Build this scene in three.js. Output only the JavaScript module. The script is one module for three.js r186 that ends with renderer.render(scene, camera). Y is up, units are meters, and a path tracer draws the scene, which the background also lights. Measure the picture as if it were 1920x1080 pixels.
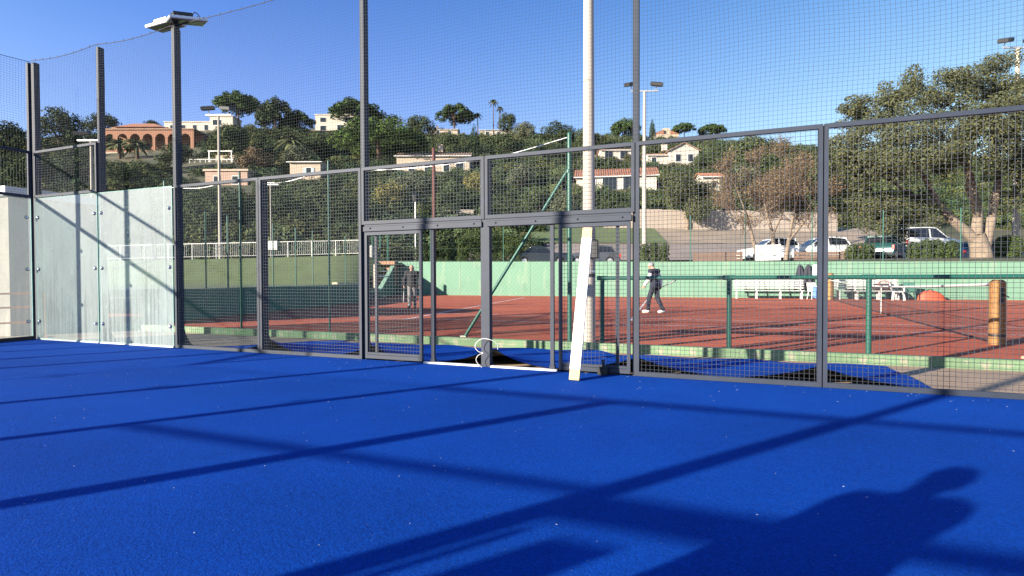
import * as THREE from 'three';
import { mergeGeometries } from 'three/addons/utils/BufferGeometryUtils.js';

// ---------- camera, sky, sun, exposure ----------
const scene = new THREE.Scene();
const YAW = 0.3689, PITCH = -0.0169, ROLL = -0.0034;
const CAM = new THREE.Vector3(12.944, 1.19, 6.609);
const camera = new THREE.PerspectiveCamera(2 * Math.atan(0.54) * 180 / Math.PI, 16 / 9, 0.05, 900);
camera.position.copy(CAM);
camera.rotation.set(PITCH, YAW, ROLL, 'YXZ');
const SUN_AZ = 0.6375, SUN_EL = 0.2749;          // shadows fall towards +x, -z
const sunDir = new THREE.Vector3(-Math.sin(SUN_AZ) * Math.cos(SUN_EL), Math.sin(SUN_EL), Math.cos(SUN_AZ) * Math.cos(SUN_EL));
{
  const W = 512, H = 256, data = new Float32Array(W * H * 4), d = new THREE.Vector3();
  for (let j = 0; j < H; j++) for (let i = 0; i < W; i++) {
    const lat = ((j + 0.5) / H - 0.5) * Math.PI, lon = ((i + 0.5) / W - 0.5) * 2 * Math.PI;
    d.set(Math.cos(lat) * Math.cos(lon), Math.sin(lat), Math.cos(lat) * Math.sin(lon));
    const e = Math.max(0, d.y), g = d.dot(sunDir);
    const t = Math.pow(1 - e, 4), ray = 1 + g * g, k = 0.34;   // t is 1 at the horizon; Rayleigh phase
    const mie = 0.25 * Math.pow(Math.max(0, g), 8);
    const t2 = Math.pow(1 - e, 2.5);
    let r = (0.02 + 0.92 * t) * k * ray + mie, gg = (0.13 + 0.27 * t2 + 0.83 * t) * k * ray + mie * 0.9, b = (0.5 + 1.22 * t2) * k * (1 + 0.2 * g * g) + mie * 0.8;
    if (d.y < 0) { const f = Math.min(1, -d.y * 6); r = r * (1 - f) + 0.10 * f; gg = gg * (1 - f) + 0.10 * f; b = b * (1 - f) + 0.10 * f; }
    const o = (j * W + i) * 4; data[o] = r; data[o + 1] = gg; data[o + 2] = b; data[o + 3] = 1;
  }
  const sky = new THREE.DataTexture(data, W, H, THREE.RGBAFormat, THREE.FloatType);
  sky.mapping = THREE.EquirectangularReflectionMapping; sky.magFilter = THREE.LinearFilter; sky.minFilter = THREE.LinearFilter;
  sky.colorSpace = THREE.LinearSRGBColorSpace; sky.needsUpdate = true;
  scene.background = sky; scene.environment = sky;
}
const sun = new THREE.DirectionalLight(new THREE.Color().setRGB(1, 0.9, 0.76), 5);
sun.position.copy(sunDir).multiplyScalar(120).add(new THREE.Vector3(10, 0, -10)); sun.target.position.set(10, 0, -10);
sun.castShadow = true; sun.shadow.mapSize.set(4096, 4096); sun.shadow.radius = 1;
Object.assign(sun.shadow.camera, { left: -60, right: 60, top: 60, bottom: -60, near: 1, far: 320 });
scene.add(sun, sun.target);
const renderer = new THREE.WebGLRenderer({ antialias: true });
renderer.toneMapping = THREE.LinearToneMapping;
renderer.toneMappingExposure = 3;
renderer.shadowMap.enabled = true;

// ---------- helpers ----------
let seed = 12345;
const rnd = () => { seed = (seed * 1664525 + 1013904223) >>> 0; return seed / 4294967296; };
const rr = (a, b) => a + (b - a) * rnd();
const V = (x, y, z) => new THREE.Vector3(x, y, z);
const taken = new Map();
function numbered(n) { const k = taken.get(n) || 0; taken.set(n, k + 1); return k ? `${n}_${String(k).padStart(3, '0')}` : n; }
function obj(name, geo, mat, parent) {
  if (Array.isArray(geo)) geo = geo.length > 1 ? merge(geo) : geo[0];
  const m = new THREE.Mesh(geo, mat); m.castShadow = m.receiveShadow = true;
  if (parent) { m.name = name; parent.add(m); } else { m.name = numbered(name); scene.add(m); }
  return m;
}
function merge(gs) { gs = gs.map(g => { g = g.index ? g.toNonIndexed() : g; for (const k of Object.keys(g.attributes)) if (!['position', 'normal', 'uv', 'color'].includes(k)) g.deleteAttribute(k); return g; }); const g = mergeGeometries(gs); return g; }
function thing(name, label, category, pos = [0, 0, 0], turn = 0, group) {
  const o = new THREE.Group(); o.name = numbered(name); o.position.set(...pos); o.rotation.y = turn; scene.add(o);
  o.userData = { label, category }; if (group) o.userData.group = group; return o;
}
function tag(o, label, category, group) { o.userData.label = label; o.userData.category = category; if (group) o.userData.group = group; return o; }
function struct(name, geo, mat, label) { const o = obj(name, geo, mat); o.userData.kind = 'structure'; if (label) o.userData.label = label; return o; }
function copy(o, label, pos, turn) { const c = o.clone(); c.name = numbered(o.name.replace(/_\d{3}$/, '')); c.userData = { ...o.userData, label }; scene.add(c); if (pos) c.position.set(...pos); if (turn !== undefined) c.rotation.y = turn; return c; }
// uv in metres from the dominant axis of each face
function metreUV(g, s = 1) {
  if (g.index) g = g.toNonIndexed();
  g.computeVertexNormals();
  const p = g.attributes.position, n = g.attributes.normal, uv = new Float32Array(p.count * 2);
  for (let i = 0; i < p.count; i++) {
    const ax = Math.abs(n.getX(i)), ay = Math.abs(n.getY(i)), az = Math.abs(n.getZ(i));
    let u, v; if (ay >= ax && ay >= az) { u = p.getX(i); v = p.getZ(i); } else if (ax > az) { u = p.getZ(i); v = p.getY(i); } else { u = p.getX(i); v = p.getY(i); }
    uv[2 * i] = u * s; uv[2 * i + 1] = v * s;
  }
  g.setAttribute('uv', new THREE.BufferAttribute(uv, 2)); return g;
}
function bx(x0, x1, y0, y1, z0, z1) { return metreUV(new THREE.BoxGeometry(Math.abs(x1 - x0), Math.abs(y1 - y0), Math.abs(z1 - z0)).translate((x0 + x1) / 2, (y0 + y1) / 2, (z0 + z1) / 2)); }
// box with chamfered edges
function cbx(x0, x1, y0, y1, z0, z1, c = 0.006) {
  const w = Math.abs(x1 - x0), h = Math.abs(y1 - y0), d = Math.abs(z1 - z0), s = new THREE.Shape();
  const a = w / 2 - c, b = d / 2 - c; s.moveTo(-a, -b); s.lineTo(a, -b); s.lineTo(a, b); s.lineTo(-a, b); s.closePath();
  const g = new THREE.ExtrudeGeometry(s, { depth: Math.max(1e-3, h - 2 * c), bevelEnabled: true, bevelSize: c, bevelThickness: c, bevelSegments: 1 });
  g.rotateX(-Math.PI / 2); g.translate((x0 + x1) / 2, Math.min(y0, y1) + c, (z0 + z1) / 2); return metreUV(g);
}
const Y1 = V(0, 1, 0);
function rod(a, b, r0, r1 = r0, seg = 8) {
  a = Array.isArray(a) ? V(...a) : a; b = Array.isArray(b) ? V(...b) : b;
  const d = b.clone().sub(a), L = d.length(), g = new THREE.CylinderGeometry(r1, r0, L, seg, 1);
  g.applyQuaternion(new THREE.Quaternion().setFromUnitVectors(Y1, d.normalize())); g.translate((a.x + b.x) / 2, (a.y + b.y) / 2, (a.z + b.z) / 2); return g;
}
function beam(a, b, w, h) {                               // square bar between two points
  a = V(...a); b = V(...b); const d = b.clone().sub(a), L = d.length(), g = new THREE.BoxGeometry(w, h, L);
  g.applyQuaternion(new THREE.Quaternion().setFromRotationMatrix(new THREE.Matrix4().lookAt(b, a, Math.abs(d.y) > 0.99 * L ? V(1, 0, 0) : Y1)));
  g.translate((a.x + b.x) / 2, (a.y + b.y) / 2, (a.z + b.z) / 2); return metreUV(g);
}
function tube(pts, r, seg = 24, rad = 6) { return new THREE.TubeGeometry(new THREE.CatmullRomCurve3(pts.map(p => V(...p))), seg, r, rad); }
// thin three-sided wires, many in one geometry
class Wires {
  constructor() { this.p = []; this.i = []; }
  line(pts, r) {
    let base = this.p.length / 3; const n = pts.length;
    for (let k = 0; k < n; k++) {
      const a = pts[Math.max(0, k - 1)], b = pts[Math.min(n - 1, k + 1)];
      const t = V(b[0] - a[0], b[1] - a[1], b[2] - a[2]).normalize();
      const s = V(0, 0, 1); if (Math.abs(t.z) > 0.9) s.set(1, 0, 0);
      const u = s.clone().cross(t).normalize(), w = t.clone().cross(u);
      for (let q = 0; q < 3; q++) { const an = q * 2.0944 + 0.5; const cx = Math.cos(an) * r, cy = Math.sin(an) * r; this.p.push(pts[k][0] + u.x * cx + w.x * cy, pts[k][1] + u.y * cx + w.y * cy, pts[k][2] + u.z * cx + w.z * cy); }
      if (k) { const A = base + (k - 1) * 3, B = base + k * 3; for (let q = 0; q < 3; q++) { const q2 = (q + 1) % 3; this.i.push(A + q, A + q2, B + q, A + q2, B + q2, B + q); } }
    }
  }
  geo() { const g = new THREE.BufferGeometry(); g.setAttribute('position', new THREE.Float32BufferAttribute(this.p, 3)); g.setIndex(this.i); g.computeVertexNormals(); g.setAttribute('uv', new THREE.Float32BufferAttribute(new Float32Array(this.p.length / 3 * 2), 2)); return g; }
}
// ---------- periodic noise and textures ----------
const H2 = (x, y, s) => { let h = (x * 374761393 + y * 668265263 + s * 974634777) | 0; h = Math.imul(h ^ (h >>> 13), 1274126177); h ^= h >>> 16; return (h >>> 0) / 4294967296; };
function pn(u, v, f, s = 0) {                             // value noise, period 1 in u and v
  const x = u * f, y = v * f, xi = Math.floor(x), yi = Math.floor(y), a = x - xi, b = y - yi, fx = a * a * (3 - 2 * a), fy = b * b * (3 - 2 * b);
  const w = n => ((n % f) + f) % f, x0 = w(xi), x1 = w(xi + 1), y0 = w(yi), y1 = w(yi + 1);
  return (H2(x0, y0, s) * (1 - fx) + H2(x1, y0, s) * fx) * (1 - fy) + (H2(x0, y1, s) * (1 - fx) + H2(x1, y1, s) * fx) * fy;
}
function fbm(u, v, f, o, s = 0) { let a = 0, w = 0.5, t = 0; for (let k = 0; k < o; k++) { a += pn(u, v, f, s + k) * w; t += w; w *= 0.55; f *= 2; } return a / t; }
const l2s = c => c <= 0.0031308 ? c * 12.92 : 1.055 * Math.pow(c, 1 / 2.4) - 0.055;
function tex(n, fn, rep = 1, linear = false) {            // fn -> linear rgb
  const d = new Uint8Array(n * n * 4);
  for (let j = 0; j < n; j++) for (let i = 0; i < n; i++) {
    const c = fn((i + 0.5) / n, (j + 0.5) / n), o = (j * n + i) * 4;
    for (let k = 0; k < 3; k++) d[o + k] = Math.max(0, Math.min(255, 255 * (linear ? c[k] : l2s(Math.max(0, c[k])))));
    d[o + 3] = 255;
  }
  const t = new THREE.DataTexture(d, n, n); t.wrapS = t.wrapT = THREE.RepeatWrapping; t.magFilter = THREE.LinearFilter; t.minFilter = THREE.LinearMipmapLinearFilter; t.generateMipmaps = true;
  t.colorSpace = linear ? THREE.NoColorSpace : THREE.SRGBColorSpace; t.repeat.set(rep, rep); t.needsUpdate = true; return t;
}
const mulc = (c, k) => [c[0] * k, c[1] * k, c[2] * k], mixc = (a, b, t) => [a[0] + (b[0] - a[0]) * t, a[1] + (b[1] - a[1]) * t, a[2] + (b[2] - a[2]) * t];
const ss = (a, b, x) => { x = Math.max(0, Math.min(1, (x - a) / (b - a))); return x * x * (3 - 2 * x); };
function M(rgb, rough = 0.8, o = {}) { const m = new THREE.MeshStandardMaterial({ roughness: rough, metalness: o.metal || 0, side: THREE.DoubleSide }); m.color.setRGB(...rgb); for (const k of Object.keys(o)) if (k !== 'metal') m[k] = o[k]; return m; }
function mottled(rgb, amt, rep, rough, f = 6, o = {}) { return M([1, 1, 1], rough, { map: tex(256, (u, v) => mulc(rgb, 1 + amt * 2 * (0.6 * fbm(u, v, f, 4, 3) + 0.4 * fbm(u, v, f * 8, 2, 9) - 0.5)), rep), ...o }); }

const turfMap = (() => tex(1024, (u, v) => {
  const g = H2((u * 1024) | 0, (v * 1024) | 0, 1), g2 = pn(u, v, 300, 5), c = fbm(u, v, 4, 4, 2), st = pn(u, v, 96, 8);
  let k = 0.62 + 0.42 * g + 0.34 * (g2 - 0.5) + 0.24 * (c - 0.5) + 0.05 * (st - 0.5);
  let col = mulc([0.0022, 0.058, 0.345], k);
  const sp = H2((u * 512) | 0, (v * 512) | 0, 77); if (sp > 0.9996) col = mixc(col, [0.3, 0.36, 0.45], 0.5);
  return col;
}, 0.4))();
const turfBump = tex(512, (u, v) => { const g = 0.6 * H2((u * 512) | 0, (v * 512) | 0, 1) + 0.4 * pn(u, v, 140, 5); return [g, g, g]; }, 0.8, true);
const MT = {
  turf: new THREE.MeshPhysicalMaterial({ roughness: 0.95, specularIntensity: 0.15, map: turfMap, bumpMap: turfBump, bumpScale: 0.0025, side: THREE.DoubleSide }),
  turfBack: M([0.012, 0.012, 0.013], 0.9),
  steel: M([1, 1, 1], 0.66, { map: tex(256, (u, v) => mulc([0.017, 0.024, 0.041], 0.8 + 0.4 * fbm(u, v, 8, 4, 4)), 1) }),
  wire: M([0.045, 0.052, 0.066], 0.5, { metal: 0.3 }),
  twine: M([0.02, 0.026, 0.036], 0.75),
  rope: M([0.02, 0.022, 0.03], 0.7),
  rubber: M([0.012, 0.012, 0.013], 0.7),
  chrome: M([0.75, 0.76, 0.78], 0.18, { metal: 1 }),
  alu: M([0.62, 0.62, 0.6], 0.4, { metal: 0.6 }),
  lampBlack: M([0.02, 0.02, 0.022], 0.5),
  greenPost: M([1, 1, 1], 0.45, { map: tex(128, (u, v) => mulc([0.009, 0.085, 0.06], 0.75 + 0.5 * fbm(u, v, 6, 4, 4)), 1.5) }),
  chain: M([0.03, 0.075, 0.055], 0.6),
  rustPost: M([1, 1, 1], 0.7, { map: tex(128, (u, v) => mixc([0.13, 0.035, 0.028], [0.07, 0.02, 0.016], fbm(u, v, 8, 4, 6)), 1.5) }),
  clay: M([1, 1, 1], 0.95, { map: tex(1024, (u, v) => { const g = H2((u * 1024) | 0, (v * 1024) | 0, 3); const c = fbm(u, v, 5, 5, 2), s = fbm(u, v, 24, 3, 7); const k = 0.72 + 0.22 * g + 0.4 * (c - 0.5) + 0.35 * (s - 0.5); return mixc(mulc([0.41, 0.073, 0.024], k + 0.1), [0.36, 0.09, 0.038], ss(0.55, 0.8, c) * 0.6); }, 0.22), bumpMap: tex(256, (u, v) => { const g = fbm(u, v, 64, 3, 5); return [g, g, g]; }, 1.5, true), bumpScale: 0.004 }),
  line: M([1, 1, 1], 0.9, { map: tex(256, (u, v) => mixc([0.72, 0.66, 0.62], [0.45, 0.24, 0.18], ss(0.5, 0.75, fbm(u, v, 16, 4, 1))), 1) }),
  concrete: M([1, 1, 1], 0.92, { map: tex(512, (u, v) => { const c = fbm(u, v, 5, 5, 2), g = H2((u * 512) | 0, (v * 512) | 0, 3), st = pn(0.5, v, 24, 6); return mulc([0.37, 0.26, 0.175], 0.72 + 0.16 * g + 0.45 * (c - 0.5) + 0.18 * st); }, 0.5) }),
  dirt: M([1, 1, 1], 0.95, { map: tex(512, (u, v) => mixc([0.30, 0.235, 0.18], [0.17, 0.14, 0.10], fbm(u, v, 6, 5, 12)), 0.12) }),
  kerb: M([1, 1, 1], 0.85, { map: tex(256, (u, v) => { const c = fbm(u, v, 10, 4, 2); return mixc(mulc([0.13, 0.21, 0.115], 0.8 + 0.4 * fbm(u, v, 4, 3, 9)), [0.27, 0.25, 0.19], ss(0.6, 0.72, c) * 0.8); }, 0.7) }),
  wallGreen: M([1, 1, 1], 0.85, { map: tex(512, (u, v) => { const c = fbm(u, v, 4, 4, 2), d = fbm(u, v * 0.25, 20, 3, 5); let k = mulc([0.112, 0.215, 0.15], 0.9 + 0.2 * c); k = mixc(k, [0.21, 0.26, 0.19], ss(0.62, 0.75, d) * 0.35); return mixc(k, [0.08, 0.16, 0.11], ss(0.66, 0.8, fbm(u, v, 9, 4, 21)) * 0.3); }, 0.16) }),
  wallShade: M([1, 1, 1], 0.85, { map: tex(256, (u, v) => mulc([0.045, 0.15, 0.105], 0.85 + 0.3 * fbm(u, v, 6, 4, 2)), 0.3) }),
  grassTurf: M([1, 1, 1], 0.95, { map: tex(512, (u, v) => mulc([0.085, 0.115, 0.045], 0.65 + 0.35 * fbm(u, v, 6, 4, 2) + 0.35 * H2((u * 512) | 0, (v * 512) | 0, 4)), 0.3) }),
  asphalt: M([1, 1, 1], 0.95, { map: tex(256, (u, v) => mulc([0.20, 0.165, 0.145], 0.8 + 0.4 * fbm(u, v, 6, 5, 2)), 0.12) }),
  hill: M([1, 1, 1], 0.95, { map: tex(512, (u, v) => mixc([0.045, 0.052, 0.022], [0.10, 0.085, 0.048], ss(0.35, 0.7, fbm(u, v, 8, 5, 2))), 0.03) }),
  cement: M([1, 1, 1], 0.9, { map: tex(256, (u, v) => mulc([0.40, 0.35, 0.295], 0.82 + 0.36 * fbm(u, v, 8, 5, 2)), 0.7) }),
  whitePaint: M([0.62, 0.61, 0.58], 0.6), benchPaint: mottled([0.42, 0.415, 0.40], 0.15, 1, 0.7), whitePlank: M([1, 1, 1], 0.6, { map: tex(256, (u, v) => mulc([0.80, 0.785, 0.74], 0.9 + 0.14 * fbm(u, v, 5, 4, 6)), 1) }),
  yellowWood: M([1, 1, 1], 0.8, { map: tex(256, (u, v) => mixc([0.66, 0.49, 0.24], [0.48, 0.32, 0.14], fbm(u * 4 % 1, v, 12, 3, 3)), 2) }),
  wood: M([1, 1, 1], 0.8, { map: tex(256, (u, v) => mixc([0.30, 0.155, 0.05], [0.17, 0.075, 0.025], ss(0.3, 0.75, fbm(u, v, 10, 4, 3) * 0.5 + 0.5 * pn(u, 0.5, 40, 4))), 2) }),
  brownWood: mottled([0.14, 0.09, 0.065], 0.3, 1, 0.85),
  orange: M([0.62, 0.16, 0.045], 0.55), orangeRed: M([0.50, 0.085, 0.035], 0.6),
  twig: mottled([0.13, 0.092, 0.068], 0.4, 0.8, 0.95), bark: mottled([0.20, 0.155, 0.115], 0.5, 0.8, 0.95), darkBark: mottled([0.12, 0.085, 0.06], 0.5, 0.6, 0.95), redBark: mottled([0.085, 0.05, 0.036], 0.5, 0.5, 0.95),
  plaster: mottled([0.46, 0.415, 0.345], 0.1, 0.2, 0.9), cream: mottled([0.42, 0.33, 0.25], 0.12, 0.2, 0.9), pink: mottled([0.38, 0.26, 0.2], 0.12, 0.2, 0.9), terracotta: mottled([0.26, 0.125, 0.075], 0.15, 0.2, 0.9),
  stone: mottled([0.42, 0.34, 0.25], 0.4, 0.3, 0.95, 12), roofTile: M([1, 1, 1], 0.9, { map: tex(256, (u, v) => mixc([0.30, 0.115, 0.065], [0.25, 0.14, 0.09], ss(0.3, 0.7, fbm(u, v, 12, 4, 3))), 0.4) }), roofBrown: mottled([0.26, 0.17, 0.12], 0.3, 0.4, 0.95),
  wallCream: mottled([0.31, 0.255, 0.21], 0.15, 0.2, 0.9),
  paneDark: M([0.015, 0.018, 0.022], 0.08), shutter: M([0.32, 0.40, 0.46], 0.6), brick: M([0.27, 0.145, 0.09], 0.9),
};
// ---------- ground and courts ----------
function sheet(x0, x1, z0, z1, y, nx = 1, nz = 1, fy) {
  const g = new THREE.PlaneGeometry(x1 - x0, z1 - z0, nx, nz).rotateX(-Math.PI / 2).translate((x0 + x1) / 2, y, (z0 + z1) / 2);
  const p = g.attributes.position, uv = g.attributes.uv;
  for (let i = 0; i < p.count; i++) { if (fy) p.setY(i, fy(p.getX(i), p.getZ(i))); uv.setXY(i, p.getX(i), p.getZ(i)); }
  g.computeVertexNormals(); return g;
}
const WB = [-9.2, 27.5];                                           // back wall runs from x = -9.2 to 27.5 and beyond at z = -27.2
const backTop = x => 2.5 + (x + 8.9) * (-0.52 / 35.6);
struct('ground', sheet(-420, 420, -420, 420, -0.16), MT.dirt);
struct('court_floor', bx(0, 20, -0.06, 0, 0, 9.5), MT.turf, 'blue artificial turf of the padel court in the foreground');
struct('apron', sheet(-3, 34, -2.5, 14, -0.07), MT.concrete, 'beige concrete strip between the padel fence and the green kerb');
struct('clay_court', sheet(-9.6, 46, -27.2, -2.5, 0.05), MT.clay, 'orange red clay tennis court behind the mesh fence');
{ const k = obj('kerb', bx(-2.2, 40, -0.15, 0.075, -2.62, -2.48), MT.kerb); tag(k, 'low pale green painted kerb along the near edge of the clay court', 'kerb'); }
// painted lines of the clay court, 4 mm proud of the clay
{
  const L = (a, b, w, label) => { const dx = b[0] - a[0], dz = b[1] - a[1], l = Math.hypot(dx, dz), nx = -dz / l * w / 2, nz = dx / l * w / 2;
    const g = new THREE.BufferGeometry(); const P = [[a[0] + nx, a[1] + nz], [a[0] - nx, a[1] - nz], [b[0] - nx, b[1] - nz], [b[0] + nx, b[1] + nz]];
    g.setAttribute('position', new THREE.Float32BufferAttribute([0, 1, 2, 0, 2, 3].flatMap(i => [P[i][0], 0.0545, P[i][1]]), 3)); g.setAttribute('uv', new THREE.Float32BufferAttribute([0, 1, 2, 0, 2, 3].flatMap(i => P[i]), 2)); g.computeVertexNormals();
    struct('court_line', g, MT.line, label); };
  L([3.2, -6.75], [44, -6.75], 0.06, 'near doubles sideline of the clay court');
  L([3.2, -9.05], [44, -8.4], 0.06, 'near singles sideline of the clay court');
  L([10.75, -7.9], [9.24, -24.3], 0.07, 'service line of the clay court, left of the net');
  L([4.65, -6.4], [1.9, -24], 0.09, 'baseline at the left end of the clay court');
  L([2.4, -22.3], [44, -21.9], 0.07, 'far singles sideline of the clay court');
}
// loose offcut of blue turf lying between the fence and the kerb, its edge caught up on the posts
{
  const nx = 220, nz = 26, posts = [6, 8, 10, 12, 14], p = [], uv = [], idx = [];
  for (let j = 0; j <= nz; j++) for (let i = 0; i <= nx; i++) {
    const u = i / nx, w = j / nz; let x = 4.3 + u * 10.85;
    const left = x < 5.9 ? ss(5.9, 4.3, x) : 0, right = ss(14.6, 15.15, x);
    const near = -0.16 - 0.04 * (0.5 + 0.5 * Math.cos(x * 3.1)), far = -2.18 + 0.16 * Math.sin(x * 1.7) * Math.sin(x * 0.63 + 1) - (x > 10.3 && x < 11.4 ? 0.25 * Math.sin((x - 10.3) / 1.1 * Math.PI) : 0);
    const f2 = far * (1 - 0.85 * left) + near * 0.85 * left;
    const z = near + (f2 - near) * w; x += right * (1 - w) * 0.0 + (1 - right) * 0;
    let y = -0.058, k = 0; for (const q of posts) { const dx = Math.abs(x - q) - (q === 10 ? 0.07 : 0.02); const A = q === 10 ? 0.24 : 0.22; k = Math.max(k, 0.02 + A * Math.exp(-Math.max(0, dx) / (q >= 12 ? 0.6 : 0.36))); }
    y += k * Math.exp(-(near - z) / 0.55) + 0.012 * Math.sin(x * 5 + z * 4) * ss(0, 0.2, w) + 0.014;
    p.push(x, y, z); uv.push(x, z);
    if (i && j) { const a = (j - 1) * (nx + 1) + i - 1; idx.push(a, a + 1, a + nx + 1, a + 1, a + nx + 2, a + nx + 1); }
  }
  const g = new THREE.BufferGeometry(); g.setAttribute('position', new THREE.Float32BufferAttribute(p, 3)); g.setAttribute('uv', new THREE.Float32BufferAttribute(uv, 2)); g.setIndex(idx); g.computeVertexNormals();
  const t = thing('turf_offcut', 'loose blue turf strip behind the fence, its edge lifted on the posts', 'turf');
  obj('pile', g, MT.turf, t); const b = g.clone().translate(0, -0.007, 0); obj('backing', b, MT.turfBack, t);
}
// grains of pale sand and leaf crumbs on the turf
{
  const im = new THREE.InstancedMesh(new THREE.IcosahedronGeometry(1, 0), M([0.3, 0.31, 0.32], 0.9), 360), m = new THREE.Matrix4(); let n = 0;
  for (let k = 0; k < 360; k++) { const x = rr(4, 17), z = k < 290 ? Math.pow(rnd(), 1.6) * 5.5 + 0.05 : -rr(0.2, 2), s = rr(0.0015, 0.004); m.makeScale(s * rr(1, 2), s * 0.6, s).setPosition(x, z < 0 ? -0.02 : 0.001, z); im.setMatrixAt(n++, m); }
  im.name = 'sand_grain'; im.castShadow = true; im.userData = { label: 'scattered pale sand grains and crumbs on the blue turf', category: 'sand', kind: 'stuff' }; scene.add(im);
}
// ---------- walls round the clay court ----------
{
  // back wall with a slightly falling top
  const t = thing('back_wall', 'long pale green retaining wall behind the clay court', 'wall');
  const s = (x0, x1) => { const g = bx(x0, x1, 0.0, 1, -27.45, -27.2), p = g.attributes.position; for (let i = 0; i < p.count; i++) if (p.getY(i) > 0.5) p.setY(i, backTop(p.getX(i))); return metreUV(g); };
  for (let k = 0; k < 10; k++) obj('panel', s(-9.2 + k * 5.2, -9.2 + (k + 1) * 5.2 - 0.012), MT.wallGreen, t);
  // left wall: low wall, then the sloped end that climbs to the corner
  const A = [-0.9, -3], B = [-3.8, -15.4], C = [-6.2, -19.5], D = [-6.8, -21.4], E = [-9.2, -27.2];
  const wl = (a, b, ya, yb, m, par, name) => { const g = bx(0, 1, 0, 1, 0, 1), p = g.attributes.position, dx = b[0] - a[0], dz = b[1] - a[1], l = Math.hypot(dx, dz), nx = dz / l * 0.2, nz = -dx / l * 0.2;
    for (let i = 0; i < p.count; i++) { const u = p.getX(i), v = p.getY(i), w = p.getZ(i); p.setXYZ(i, a[0] + dx * u + nx * w, v ? ya + (yb - ya) * u : 0, a[1] + dz * u + nz * w); } return obj(name, metreUV(g), m, par); };
  const lw = thing('side_wall', 'low dark green wall at the left end of the clay court', 'wall');
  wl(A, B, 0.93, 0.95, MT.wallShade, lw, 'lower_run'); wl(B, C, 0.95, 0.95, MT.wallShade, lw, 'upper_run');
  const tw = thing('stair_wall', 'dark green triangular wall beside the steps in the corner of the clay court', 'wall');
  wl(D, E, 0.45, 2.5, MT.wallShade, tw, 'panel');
  const cp = obj('coping', beam([D[0], 0.47, D[1]], [E[0], 2.52, E[1] + 0.3], 0.26, 0.06), M([0.22, 0.36, 0.24], 0.85), tw);
  // steps with brick cheek behind the triangular wall
  const st = thing('brick_steps', 'brown brick wall and steps left of the triangular green wall', 'steps');
  for (let r = 0; r < 5; r++) for (let c = 0; c < 9; c++) obj('brick', bx(-11.9 + c * 0.36, -11.9 + c * 0.36 + 0.34, 0.72 + r * 0.36, 0.72 + r * 0.36 + 0.34, -26.3 + rr(0, 0.02), -26.0), MT.brick, st);
  for (let k = 0; k < 6; k++) obj('step', bx(-7.6 - k * 0.42, -7.2 - k * 0.42, 0, 0.17 * (k + 1), -22.8, -20.6), MT.stone, st);
  obj('post', bx(-8.35, -8.2, 0.05, 2.2, -23.2, -23.05), MT.cement, st);
  // grassed bank up to the railing
  const bank = (() => { const lo = [[-33, -12.5], [-22, -16.8], [-17, -18.8], [-12, -20.8], [-10.2, -21.5], [-9.4, -23]].map(q => [q[0], 0.9, q[1]]), hi = [[-34, 2.5, -16], [-23, 2.64, -20.3], [-18, 2.75, -22.2], [-13, 2.88, -24.2], [-11, 2.94, -25], [-9.4, 2.5, -27.4]];
    const p = [], uv = [], idx = []; for (let i = 0; i < lo.length; i++) for (const q of [lo[i], hi[i]]) { p.push(...q); uv.push(q[0], q[2]); } for (let i = 1; i < lo.length; i++) { const a = 2 * i - 2; idx.push(a, a + 2, a + 1, a + 1, a + 2, a + 3); }
    const g = new THREE.BufferGeometry(); g.setAttribute('position', new THREE.Float32BufferAttribute(p, 3)); g.setAttribute('uv', new THREE.Float32BufferAttribute(uv, 2)); g.setIndex(idx); g.computeVertexNormals(); return g; })();
  { const q = [[-0.9, -3], [-3.8, -15.4], [-6.2, -19.5], [-9.4, -23], [-10.2, -21.5], [-22, -16.8], [-33, -12.5], [-30, -3]], s = new THREE.Shape(q.map(v => new THREE.Vector2(v[0] - 0.1, -v[1]))); struct('grass_terrace', metreUV(new THREE.ShapeGeometry(s).rotateX(-Math.PI / 2).translate(0, 0.9, 0)), MT.grassTurf, 'flat turf between the low dark wall and the bank'); }
  struct('bank', bank, MT.grassTurf, 'bright green turf bank rising behind the low dark wall');
}
// ---------- terrain behind the courts ----------
const SKY = [[-900, 280], [-400, 275], [0, 268], [100, 262], [200, 254], [400, 242], [600, 242], [800, 250], [1000, 258], [1200, 262], [1400, 272], [1600, 290], [1920, 310], [2400, 330], [3000, 340]];
const crest = px => { if (px <= SKY[0][0]) return SKY[0][1]; for (let i = 1; i < SKY.length; i++) if (px <= SKY[i][0]) { const a = SKY[i - 1], b = SKY[i]; return a[1] + (b[1] - a[1]) * (px - a[0]) / (b[0] - a[0]); } return SKY[SKY.length - 1][1]; };
const sY = Math.sin(YAW), cY = Math.cos(YAW);
const ground = (x, z) => {                                          // height of the hillside
  const dx = x - CAM.x, dz = z - CAM.z, d = Math.max(1, -sY * dx - cY * dz), u = cY * dx - sY * dz, top = 1.19 + (523 - crest(960 + 1000 * u / d)) * 0.19;
  if (d < 48) return 2.25; if (d < 190) return 2.25 + (top - 2.25) * Math.pow((d - 48) / 142, 0.97); return top - (d - 190) * 0.15;
};
const onHill = (u, d) => [CAM.x + cY * u - sY * d, CAM.z - sY * u - cY * d];
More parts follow.
